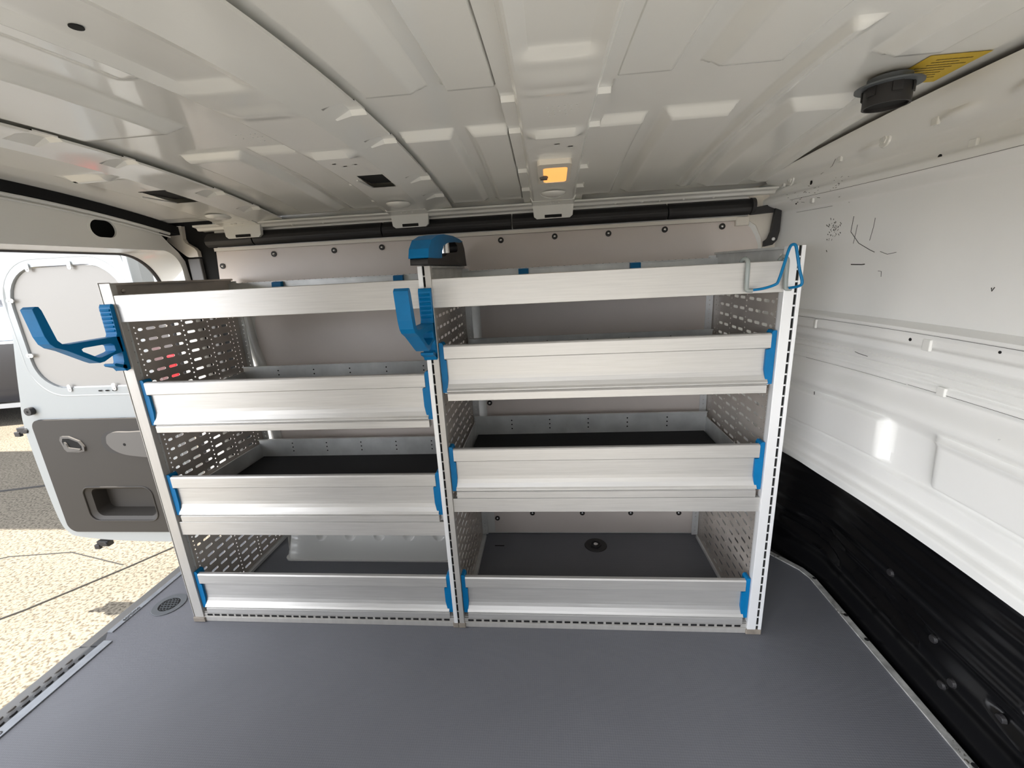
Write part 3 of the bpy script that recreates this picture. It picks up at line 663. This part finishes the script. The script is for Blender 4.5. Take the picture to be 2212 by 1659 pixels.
# ------------------------------------------------------------------ shelving bays
PITCH = .0325
def perf_sheet(m_, x, th, y_off, z_top, z_bot, ylim):
    """zinc sheet with rows of stadium slots and columns of small round holes; x..x+th"""
    cols = [(0.012, 0.0385, None), (0.0385, 0.0475, 'd'), (0.0475, 0.074, 's16'), (0.074, 0.119, 's32'), (0.119, 0.164, 's32'), (0.164, 0.209, 's32'), (0.209, 0.223, 'd'),
            (0.223, 0.268, 's34'), (0.268, 0.3165, 's34'), (0.3165, 0.3335, 'd'), (0.3335, 0.380, 's34'), (0.380, 0.425, 's30'), (0.425, 0.437, 'd'), (0.437, 0.449, None), (0.449, 0.461, 'd'), (0.461, ylim, None)]
    n16 = 20
    def rim(y0, y1, z0, z1, k):   # k points round a rectangle, 5 per side
        P = []
        for i in range(5): P.append((y0 + (y1 - y0) * i / 5, z0))
        for i in range(5): P.append((y1, z0 + (z1 - z0) * i / 5))
        for i in range(5): P.append((y1 - (y1 - y0) * i / 5, z1))
        for i in range(5): P.append((y0, z1 - (z1 - z0) * i / 5))
        return P
    def stadium(cy, cz, L, H):
        r = H / 2; P = []; hl = L / 2 - r
        seq = [(-hl * .6, -r), (-hl * .2, -r), (hl * .2, -r), (hl * .6, -r)]
        P = [(-hl - r * .7, -r * .7), (-hl, -r), (-hl * .33, -r), (hl * .33, -r), (hl, -r), (hl + r * .7, -r * .7), (hl + r * .92, -r * .38), (hl + r, -r * .1), (hl + r, r * .1), (hl + r * .92, r * .38),
             (hl + r * .7, r * .7), (hl, r), (hl * .33, r), (-hl * .33, r), (-hl, r), (-hl - r * .7, r * .7), (-hl - r * .92, r * .38), (-hl - r, r * .1), (-hl - r, -r * .1), (-hl - r * .92, -r * .38)]
        return [(cy + a, cz + c) for a, c in P]
    def cell(y0, y1, z0, z1, hole):
        R_ = rim(y0, y1, z0, z1, 20)
        vs = [(x, a, c) for a, c in R_] + [(x, a, c) for a, c in hole] + [(x + th, a, c) for a, c in R_] + [(x + th, a, c) for a, c in hole]
        fs = []
        for i in range(20):
            j = (i + 1) % 20
            fs += [(i, j, 20 + j, 20 + i), (40 + i, 60 + i, 60 + j, 40 + j), (20 + i, 20 + j, 60 + j, 60 + i)]
        m_.add(vs, fs)
    rows = int((z_top - z_bot) / PITCH)
    for y0, y1, t in cols:
        y0 += y_off; y1 += y_off
        if t is None: m_.box(x, x + th, y0, y1, z_top - rows * PITCH, z_top); continue
        for r in range(rows):
            zt, zb = z_top - r * PITCH, z_top - (r + 1) * PITCH
            if t == 'd':
                for a in (0, .5):
                    za, zb2 = zt - a * PITCH, zt - (a + .5) * PITCH
                    h = stadium((y0 + y1) / 2, (za + zb2) / 2, .0058, .0056); cell(y0, y1, zb2, za, h)
            else:
                L = int(t[1:]) / 1000; cell(y0, y1, zb, zt, stadium((y0 + y1) / 2, (zt + zb) / 2, L, .0088))
    m_.box(x, x + th, .012 + y_off, ylim + y_off, z_bot, z_top - rows * PITCH)
LIP = [(.012, .160), (.003, .159), (0, .155), (0, .122), (.002, .120), (.009, .119), (.009, .070), (.0084, .060), (.006, .048), (.001, .036), (-.003, .0305), (-.0035, .028), (.002, .0245), (.004, .0225), (0, .0205), (0, 0), (.022, 0), (.022, .024), (.0145, .032), (.0145, .154)]
def brackets(T, x0, x1, z0):
    for s, xe in ((1, x0), (-1, x1)):
        e = MB()
        w = .0185 if s > 0 else .0235
        e.prism([(.0015, .024), (.0140, .024), (w * .85, .040), (w, .064), (w, .117), (.0138, .1185), (.0138, .160), (.010, .166), (.0015, .166)], lambda p, q, t_: (xe + s * p, t_, q + z0), .0015, .03)
        e.build('end_bracket', 'blue', T, bevel=.0018)
def tray(root, x0, x1, z0, rear=.44, mat_=True):
    """x0..x1 between the posts"""
    if not mat_:
        lp = MB(); lp.prism([(p, q + z0) for p, q in LIP], lambda p, q, s: (s, p, q), x0 + .014, x1 - .014)
        T = lp.build('front_lip', 'alu', root, bevel=.0006); brackets(T, x0, x1, z0); return T
    t = MB(); t.box(x0 + .003, x1 - .003, .015, rear, z0 + .018, z0 + .022); t.box(x0 + .003, x1 - .003, rear - .003, rear, z0 + .018, z0 + .108)
    t.box(x0 + .003, x1 - .003, rear - .010, rear, z0 + .106, z0 + .109)
    t.box(x0 + .003, x0 + .006, .03, rear, z0 + .018, z0 + .088); t.box(x1 - .006, x1 - .003, .03, rear, z0 + .018, z0 + .088)
    nx = 6
    for i in range(1, nx):
        xx = x0 + (x1 - x0) * i / nx
        for zz in (.055, .072, .089): t.cyl((xx, rear - .0036, z0 + zz), .0028, .001, 'y', 8, k=1)
    T = t.build('tray', ['galv', 'hole'], root)
    lp = MB(); lp.prism([(p, q + z0) for p, q in LIP], lambda p, q, s: (s, p, q), x0 + .014, x1 - .014)
    T2 = lp.build('front_lip', 'alu', T, bevel=.0006)
    if mat_: MB().box(x0 + .012, x1 - .012, .018, rear - .006, z0 + .022, z0 + .033).build('rubber_mat', 'mat', T)
    brackets(T, x0, x1, z0)
    return T
def bay(label, group, XL, XR, lx, rx, levels, barz, cols):
    """XL/XR = inner post faces; lx, rx = outer post faces"""
    root = thing('shelving_unit', ((XL + XR) / 2, .24, 0), label, 'shelving', group)
    # front posts
    for side, (a, c) in (('l', (lx, XL)), ('r', (XR, rx))):
        p = MB(); g = cols[side]
        taper = cols.get('taper', 0)
        if g == 'plain':
            p.box(a + .006, c, -.004, .014, .0, 1.15); p.box(a + .002, a + .0055, .0, .030, .0, 1.15, k=1); p.box(a, a + .0025, -.003, .034, 0, 1.152, k=0)
            mats = ['alupost', 'hole']
        else:
            # half of the doubled middle post, or the slotted outer post
            sa, sb = g
            p.box(a, sa, -.006, .014, .0, 1.15); p.box(sb, c, -.006, .014, .0, 1.15); p.box(sa, sb, -.0028, .014, 0, 1.15, k=1)
            z = .03
            while z < 1.14: p.box(sa, sb, -.0045, .0, z, z + .0045, k=0); z += .0295
            mats = ['aluwhite' if (side == 'r') else 'alupost', 'hole']
        o = p.build('front_post', mats, root, bevel=.0010)
    # side sheets, top flanges, rear posts
    for side, x in (('l', XL - .012), ('r', XR + .010)):
        if cols['sheet_' + side]:
            sheet = MB(); perf_sheet(sheet, x, .0016, 0, 1.0275, .012, .49)
            if side == 'l' or True:
                sheet.box(x, x + .0016, .012, .49, 1.0275, 1.105)
            o = sheet.build('side_sheet', 'perf', root)
            f = MB(); s = 1 if side == 'l' else -1
            f.box(min(x, x - s * .006), max(x, x - s * .006) + .002, .0, .49, 1.10, 1.146); f.box(x - .006, x + .010, .0, .49, 1.143, 1.150)
            f.dome((x + (.003 if s > 0 else -.001), .04, 1.127), .006, .005, 'x', s, 12, 4)
            o = f.build('top_flange', 'perf' if lx < -.5 else 'galv', root, bevel=.001)
            e = MB(); xin = x + s * .002
            e.plate([(min(xin, xin + s * .024), .02), (max(xin, xin + s * .024), .02), (max(xin, xin + s * .024), 1.14), (min(xin, xin + s * .024), 1.14)],
                    [circ(xin + s * .012, z_, .0022, 6) for z_ in [.04 + .0163 * i for i in range(66)]], lambda p, q, t: (p, t, q), .482, .486)
            e.build('rear_post', 'galv', root)
            b_ = MB(); b_.box(x - .006, x + .016, .02, .49, .001, .014); b_.build('foot_rail', 'galv', root, bevel=.001)
            # light edge flange with small holes just behind the front post
            g_ = MB(); g_.plate([(.014, .02), (.026, .02), (.026, 1.10), (.014, 1.10)], [circ(.020, z_, .0018, 6) for z_ in [.04 + .0325 * i for i in range(32)]], lambda p, q, t: (t, p, q), x + s * .004, x + s * .006)
            g_.build('sheet_flange', 'galv', root)
    # front pelmet of the top tray
    pm = MB(); pm.prism([(-.002, 1.0405), (.006, 1.0395), (.010, 1.042), (.010, 1.113), (.006, 1.1165), (-.002, 1.1155)], lambda p, q, t: (t, p, q), XL - (.001 if lx < -.5 else 0.0) - cols['pel'][0], XR + cols['pel'][1])
    pm.build('pelmet', 'alu', root, bevel=.0008)
    # top tray and perforated rear rail
    tt = MB(); tt.box(XL + .002, XR - .002, .010, .47, 1.043, 1.047); tt.box(XL + .002, XR - .002, .468, .471, 1.043, 1.128)
    top = tt.build('top_tray', 'galv', root)
    MB().box(XL + .01, XR - .01, .014, .462, 1.047, 1.053).build('rubber_mat', 'mat', top)
    rr = MB(); rr.box(XL - .01, XR + .01, .470, .486, 1.128, 1.132)
    x = XL + .02
    while x < XR: rr.cyl((x, .478, 1.1321), .003, .0007, 'z', 6, k=1); x += .023
    rr.box(XL - .01, XR + .01, .470, .4715, 1.110, 1.129)
    rr.build('rear_rail', ['galv', 'hole'], root)
    for xx in cols['clips']: MB().prism([(.446, 1.09), (.468, 1.09), (.468, 1.131), (.452, 1.128)], lambda p, q, t: (t, p, q), xx - .018, xx + .018).build('divider_clip', 'blue', top, bevel=.002)
    # trays
    for i, z0 in enumerate(levels): tray(root, XL, XR, z0, mat_=(i < len(levels) - 1))
    bz0, bz1 = barz
    MB().box(XL, XR, .001, .014, bz0, bz1).build('cross_bar', 'alu', root, bevel=.0008)
    # slotted base rail on the floor
    br = MB(); br.box(XL - .004, XR + .004, -.003, .02, 0.001, .019); br.box(XL, XR, .0, .02, .019, .032); br.box(XL, XR, .004, .02, .032, .036, k=1)
    br.box(XL, XR, .0005, .02, .0355, .0375)
    x = XL + .012
    while x < XR - .02: br.box(x, x + .0185, -.0012, .0, .0215, .0285, k=1); x += .0262
    br.build('base_rail', ['alupost', 'hole'], root, bevel=.0006)
    # end caps at the post feet
    MB().box(lx, XL + .004, -.008, .03, .0005, .018).build('foot_cap', 'capbrown', root, bevel=.002); MB().box(XR - .004, rx, -.008, .03, .0005, .018).build('foot_cap', 'capbrown', root, bevel=.002)
    return root
left = bay('left aluminium shelving bay with lower-set trays, next to the open rear door', 'shelving bays bolted side by side', -0.897, -0.012, -0.936, 0.003,
    [.700, .390, .030], (.341, .3885), dict(l='plain', r=(.0005, .003), sheet_l=True, sheet_r=False, pel=(0, 0), clips=(-.70, -.225)))
right = bay('right aluminium shelving bay with higher-set trays, next to the white bulkhead', 'shelving bays bolted side by side', 0.022, 0.909, 0.003, 0.950,
    [.778, .470, .030], (.4235, .4685), dict(l=(.003, .0062), r=(.934, .941), sheet_l=True, sheet_r=True, pel=(0, .004), clips=(.24, .635)))

# ------------------------------------------------------------------ blue hanging hooks
def hook(x, label):
    """hook in a plane of constant x pointing out towards the doorway; x = centre"""
    root = thing('hanging_hook', (x, -.02, .90), label, 'hook', 'blue ladder hooks clipped to the shelving posts')
    w = .017
    pl = MB(); pl.prism([(-.008, .905), (-.022, .902), (-.030, .915), (-.022, .93), (-.020, .945), (-.020, .962), (-.024, 1.003), (-.020, 1.01), (-.019, 1.085), (-.014, 1.094), (-.007, 1.092)], lambda p, q, t: (t, p, q), x - w, x + w)
    pl.build('clamp_plate', 'blue', root, bevel=.003)
    tt = MB()
    tt.prism([(-.018, .908), (-.050, .922), (-.052, .928), (-.046, .930), (-.024, .921), (-.018, .92)], lambda p, q, t: (t, p, q), x - w, x + w)
    tt.build('toe', 'blue', root, bevel=.002)
    out = [(-.014, 1.003), (-.060, 1.003), (-.150, 1.0025), (-.165, 1.006), (-.173, 1.016), (-.186, 1.092), (-.190, 1.101), (-.197, 1.102), (-.205, 1.096), (-.198, 1.03), (-.192, 1.010), (-.182, .999), (-.160, .988), (-.100, .947), (-.088, .940), (-.075, .941), (-.045, .954), (-.014, .958)]
    inn = [(-.124, .984), (-.118, .987), (-.045, .987), (-.036, .980), (-.036, .965), (-.042, .962), (-.080, .954), (-.090, .956), (-.122, .978)]
    a = MB(); a.plate(out, [inn], lambda p, q, t: (t, p, q), x - w, x + w)
    arm = a.build('arm', 'blue', root, bevel=.0035, seg=3)
    g = MB()
    for i in range(6):
        z = 1.015 + .0115 * i
        g.prism([(-.0195, z), (-.0232, z + .004), (-.0195, z + .008)], lambda p, q, t: (t, p, q), x - w + .003, x + w - .003)
    g.build('grip_teeth', 'blue', root)
    return root
hook(-0.917, 'blue plastic hanging hook on the outer left post, in front of the rear door')
hook(0.004, 'blue plastic hanging hook on the middle post, below the blue and black handle')

# ------------------------------------------------------------------ pull handle on the middle post
hnd = thing('grab_handle', (0.005, .2, 1.150), 'blue and black plastic grab handle on top of the middle post', 'handle')
def hx(p, q, t): return (t, p, q)
base = [(-.042, 1.152), (.30, 1.151), (.46, 1.150), (.49, 1.150), (.487, 1.165), (.470, 1.21), (.44, 1.232), (.38, 1.232), (.31, 1.226), (.345, 1.214), (.345, 1.20), (.325, 1.193), (.20, 1.187), (.15, 1.176), (.05, 1.172), (-.038, 1.168)]
b_ = MB(); b_.prism(base, hx, -.018, .028); b_.build('base', 'blackmatt', hnd, bevel=.006, seg=3)
grip = [(-.041, 1.1685), (-.028, 1.192), (.006, 1.215), (.07, 1.2295), (.15, 1.238), (.28, 1.2415), (.38, 1.238), (.44, 1.2325), (.38, 1.226), (.30, 1.224), (.20, 1.217), (.14, 1.206), (.115, 1.190), (.105, 1.1705), (.05, 1.1690)]
b_ = MB(); b_.prism(grip, hx, -.022, .030); b_.build('grip', 'blue', hnd, bevel=.007, seg=3)
b_ = MB(); b_.cyl((.004, .27, 1.185), .013, .042, 'z', 20); b_.build('lock_pin', 'chrome', hnd, smooth=True)

# ------------------------------------------------------------------ blue wire bracket with clear tube sleeves
wbk = thing('wire_bracket', (0.87, -.03, 1.045), 'bent blue wire bracket hooked over the top right corner of the shelving', 'bracket')
pth = smooth_path([(0.832, -.010, 1.049), (0.850, -.028, 1.053), (0.868, -.045, 1.062), (0.874, -.047, 1.072), (0.884, -.045, 1.110), (0.892, -.042, 1.140), (0.8985, -.040, 1.151), (0.908, -.038, 1.150), (0.914, -.036, 1.135), (0.922, -.040, 1.095), (0.928, -.046, 1.066), (0.926, -.040, 1.056), (0.918, -.012, 1.050)], 5)
MB().tube(pth, .0034, 10).build('wire', 'bluewire', wbk, smooth=True)
for x in (0.8165, 0.908):
    MB().tube(smooth_path([(x - .004, .020, 1.116), (x - .002, .012, 1.124), (x, .002, 1.124), (x + .001, -.007, 1.115), (x + .001, -.009, 1.08), (x + .002, -.009, 1.056), (x + .004, -.009, 1.049), (x + .016, -.010, 1.048)], 5), .0052, 10).build('sleeve', 'sleeve', wbk, smooth=True)
    MB().tube([(x + .001, -.009, 1.10), (x + .002, -.009, 1.056)], .0025, 8).build('wire', 'bluewire', wbk, smooth=True)

# ------------------------------------------------------------------ wheel arch cover, floor fittings
wa = thing('wheel_arch_cover', (-0.40, .42, 0), 'pale grey pressed wheel arch cover on the floor inside the left bay', 'wheel arch')
a = MB(); PX0, PX1 = -0.808, -0.03
a.prism(rrect(PX0, PX1, .318, .516, [.004, .004, .03, .004]), lambda p, q, t: (p, q, t), .0005, .006)
def wf_(x, t):
    e = sm((x - PX0) / .05) * (1 - 0)
    y = .325 + .09 * t; z = .006 + .26 * t
    for cx in (-.648 + .125 * i for i in range(5)):
        d = math.hypot(x - cx, (z - .105) * .9)
        if d < .024: y += .014 * (1 - (d / .024) ** 2) ** .5
    return (x + .03 * (1 - sm((x - PX0) / .03)) * t, y + .02 * (1 - sm((x - PX0) / .03)), z)
a.grid(lin(PX0 + .008, PX1, 260), lin(0, 1, 80), wf_); a.grid([PX0 + .035, PX1], [.415, .514], lambda x, y: (x, y, .266))
a.grid([.345, .514], [0.006, .266], lambda y, z: (PX0 + .012 + z * .08, y, z))
a.build('shell', 'white', wa, smooth=True, angle=50)

fv = thing('floor_vent', (-1.097, .067, 0), 'round grey honeycomb vent set in the floor beside the shelving foot', 'vent')
v = MB(); v.ring((-1.097, .067, .0003), .034, .054, .003); v.build('rim', 'ventgrey', fv, bevel=.001)
MB().cyl((-1.097, .067, .0002), .035, .0008).build('vent_hole', 'hole', fv)
v = MB()
for i in range(-5, 6):
    for j in range(-5, 6):
        x, y = i * .0125 + (.00625 if j % 2 else 0), j * .0108
        if math.hypot(x, y) < .031:
            v.ring((-1.097 + x, .067 + y, .0008), .0050, .0066, .002, n=6)
v.build('grille', 'ventgrey', fv)
lr = thing('lashing_ring', (0.493, .434, 0), 'round black recessed lashing ring in the floor of the right bay', 'lashing ring')
v = MB(); v.cyl((.493, .434, .0003), .046, .004, n=32, r2=.043); v.build('dish', 'blackmatt', lr, smooth=True)
v = MB(); v.tube([(.493 + .020 * math.cos(a), .434 + .020 * math.sin(a), .006) for a in lin(0, 2 * math.pi, 24)], .003, 8); v.build('ring', 'blackmatt', lr, smooth=True)
v = MB(); v.cyl((.493, .434, .004), .009, .004, n=12); v.build('screw', 'chrome', lr)
v = MB(); v.box(.070, .110, .426, .431, .0002, .001); v.build('floor_slot', 'hole', floor)

# ------------------------------------------------------------------ ceiling fittings
yl = .158; lm = thing('ceiling_lamp', (.354, yl, zc(yl) - .03), 'lit orange rectangular ceiling lamp on the middle roof bow', 'lamp')
def lz(y): return zc(y) - .013
l_ = MB(); l_.plate(rrect(.308, .398, .076, .240, .012), [rrect(.323, .388, .106, .230, .010)], lambda p, q, t: (p, q, lz(q) - t), 0.0, .013); l_.build('frame', 'lampwhite', lm, bevel=.004, seg=3)
l_ = MB(); l_.prism(rrect(.322, .389, .105, .231, .010), lambda p, q, t: (p, q, lz(q) - t), 0.001, .0115); l_.build('lens', 'lens', lm, bevel=.003)
l_ = MB(); l_.prism(circ(.324, .180, .012, 16), lambda p, q, t: (p, q, lz(q) - t), .008, .0145); l_.prism(rrect(.314, .334, .172, .188, .003), lambda p, q, t: (p, q, lz(q) - t), .012, .018); l_.build('switch', 'trimlight', lm, bevel=.002)

fx, fy = .975, -.168
zf = zc(fy) + .010
fan = thing('vent_collar', (fx, fy, zf - .06), 'dark grey round plastic vent collar hanging from the roof', 'vent')
v = MB(); v.ring((fx, fy, zf - .014), .032, .052, .003, n=40); v.ring((fx, fy, zf - .012), .030, .034, .014, n=40); v.build('flange', 'ventgrey', fan, smooth=True, angle=30)
v = MB(); v.ring((fx, fy, zf - .046), .0335, .037, .034, n=40); v.build('collar', 'blackmatt', fan, smooth=True, angle=30)
MB().cyl((fx, fy, zf - .040), .0336, .001, n=30).build('inner_disc', 'hole', fan)
for k in range(6):
    a = k * math.pi / 3 + .3; c, s = math.cos(a), math.sin(a)
    v = MB(); q = [(-.008, .0), (.008, .0), (.008, .002), (-.008, .002)]
    v.prism([(p, r) for p, r in q], lambda p, r, t: (fx + (.037 + r) * c - p * s, fy + (.037 + r) * s + p * c, t), zf - .030, zf - .014); v.build('clip', 'blackmatt', fan)

sx0, sx1, sy0, sy1 = 0.990, 1.088, -.238, -.120
sk = thing('warning_sticker', (1.04, -.18, zc(-.18)), 'yellow printed warning sticker on the roof behind the vent collar', 'sticker')
v = MB(); v.grid([sx0, sx1], lin(sy0, sy1, 8), lambda x, y: (x, y, zc(y) + .0155)); v.build('backing', 'yellow', sk)
v = MB()
for r in range(9):
    y = sy0 + .018 + r * .0105; x = sx0 + .012 + (.012 if r < 3 else 0)
    e = sx1 - .010 - random.random() * .02
    while x < e:
        w = random.uniform(.003, .009); v.box(x, min(x + w, e), y, y + (.0024 if r < 8 else .0045), zc(y) + .0148, zc(y) + .0153); x += w + .0014
o = v.build('print', 'darkink', sk); o['kind'] = 'stuff'

# black strap bracket in the top right corner
bb = thing('corner_bracket', (1.11, .50, 1.165), 'black bolted steel bracket in the corner where lining meets bulkhead', 'bracket')
pr = [(1.118, 1.352), (1.128, 1.350), (1.132, 1.338), (1.128, 1.28), (1.128, 1.21), (1.122, 1.18), (1.108, 1.165), (1.080, 1.160), (1.080, 1.178), (1.092, 1.186), (1.100, 1.21), (1.106, 1.27), (1.110, 1.33)]
v = MB(); v.prism(pr, lambda p, q, t: (p, t, q), .494, .506)
v.prism([(1.03, 1.290), (1.105, 1.300), (1.112, 1.272), (1.03, 1.268)], lambda p, q, t: (p, t, q), .500, .512); v.build('plate', 'blackmatt', bb, bevel=.004)
for x, z in ((1.120, 1.340), (1.108, 1.184)): MB().cyl((x, .4895, z), .006, .005, 'y', 6).build('bolt', 'galv', bb, bevel=.001)

# ------------------------------------------------------------------ outside
g = MB(); g.box(-30, 8, -14, 30, -0.60, -0.55)
ground = g.build('ground', 'concrete', kind='structure')
MB().box(-1.0, 4, -6, -1.45, -0.549, -0.53).build('bounce_slab', 'bouncepave', ground)  # unseen pale slab, added to bounce light up to the ceiling
cp = MB(); cp.box(-9.5, -2.5, 1.36, 2.85, 2.88, 2.98)  # unseen roof and posts, added to shade a strip of the yard
for x_ in (-9.3, -8.6): cp.box(x_ - .06, x_ + .06, 2.7, 2.82, -.55, 2.9)
tag(cp.build('added_shade_roof', 'trimlight'), 'added unseen flat grey carport roof shading a strip of the yard beside the van', 'blocker')
j = MB()
def crack(pts, r=.008): j.tube([(x, y, -.5495) for x, y in pts], r, 6)
crack([(-6, -2.9), (-2.6, 0.6), (-2.35, .95), (-2.0, 1.5)], .007); crack([(-4.5, .95), (-3.6, .9), (-3.3, 1.05), (-2.9, 1.1), (-2.4, .98)], .004)
crack([(-9, .6), (-4.2, 2.05), (-3.0, 2.45), (0, 3.3)], .012)
o = j.build('pavement_joint', 'ink', ground); o['kind'] = 'stuff'

def car(name, cx, cy, ang, paint, label, tall=1.0, L=4.5):
    root = thing(name, (cx, cy, -.55), label, 'car')
    root.rotation_euler = (0, 0, ang)
    W = .9
    def P(m_, nm, mt, par=root, **kw):
        # shapes are given about the car's own origin; shift so that build() subtracts correctly
        o0 = Vector((0, 0, 0)); q = par
        while q is not None: o0 += q.location; q = q.parent
        m_.v = [(x + o0.x, y + o0.y, z + o0.z) for x, y, z in m_.v]
        return m_.build(nm, mt, par, **kw)
    h = L / 2
    body = [(-h, .35), (-h, .62), (-h + .12, .90), (-h + .9, 1.0), (h - 1.5, 1.02), (h - .35, .88), (h - .03, .62), (h, .32)]
    arch = lambda c: [(c + .36 * math.cos(a), .30 + .36 * math.sin(a)) for a in lin(0, math.pi, 12)]
    low = [(h - .1, .22)] + arch(h - .85) + arch(-h + .85) + [(-h + .1, .22)]
    b_ = MB(); b_.prism(body + low, lambda p, q, t: (p, t, q * tall), -W, W); bd = P(b_, 'body', paint, bevel=.05, seg=3)
    cab = [(-h + .25, 1.0), (-h + .55, 1.48), (-h + .9, 1.56), (h - 2.1, 1.56), (h - 1.3, 1.02)]
    b_ = MB(); b_.prism(cab, lambda p, q, t: (p, t * (1 - .10 * max(0, q - 1.0) / .5), q * tall), -W + .04, W - .04); P(b_, 'cabin', paint, bevel=.04, seg=3)
    for s in (-1, 1):
        for a, c in ((-h + .62, -.45), (-.38, .62), (.70, h - 1.55)):
            wn = [(a, 1.06), (a + .03, 1.46), (max(a + .05, c - .25 if c > .7 else c - .03), 1.46), (c, 1.06)]
            w_ = MB(); w_.prism(wn, lambda p, q, t: (p, s * (W - .035 + t - .085 * (q - 1.0) / .5), q * tall), -.005, .012); P(w_, 'window', 'glass')
        w_ = MB(); w_.box(-h + .5, h - 1.3, s * (W - .02), s * (W + .012), 1.02 * tall, 1.05 * tall); P(w_, 'waist_trim', 'carsilver')
        w_ = MB(); w_.box(-h + 1.25, h - 1.25, s * (W - .01), s * (W + .03), .24, .30); P(w_, 'sill_trim', 'carsilver')
        for wx in (-h + .85, h - .85):
            w_ = MB(); w_.cyl((wx, s * W - (.22 if s > 0 else 0), .32), .32, .22, 'y', 28); wh = P(w_, 'wheel', 'tyre', bevel=.02)
            w_ = MB(); w_.cyl((wx, s * (W + .005) - (.01 if s > 0 else 0), .32), .20, .01, 'y', 20); P(w_, 'rim', 'carsilver', par=bd)
        w_ = MB(); w_.box(-h - .01, -h + .12, s * (W - .30) if s > 0 else -W, W if s > 0 else -W + .30, .70, .86); P(w_, 'tail_lamp', 'red')
    return root
car('parked_car', -7.3, 4.6, math.radians(14), 'carpaint', 'dark parked car outside beyond the open rear door', 1.06, 4.8)
car('parked_car', -5.2, 8.6, math.radians(4), 'carwhite', 'white parked car further off, seen past the rear door edge', 1.25, 4.8)

# the van's own tail lamp, seen through the perforated sheet
tl = MB(); tl.box(-1.30, -1.235, .505, .575, .58, .86); o = tl.build('tail_lamp', 'red', bevel=.01); tag(o, 'red tail lamp at the rear corner of the van, behind the left shelving', 'tail lamp')
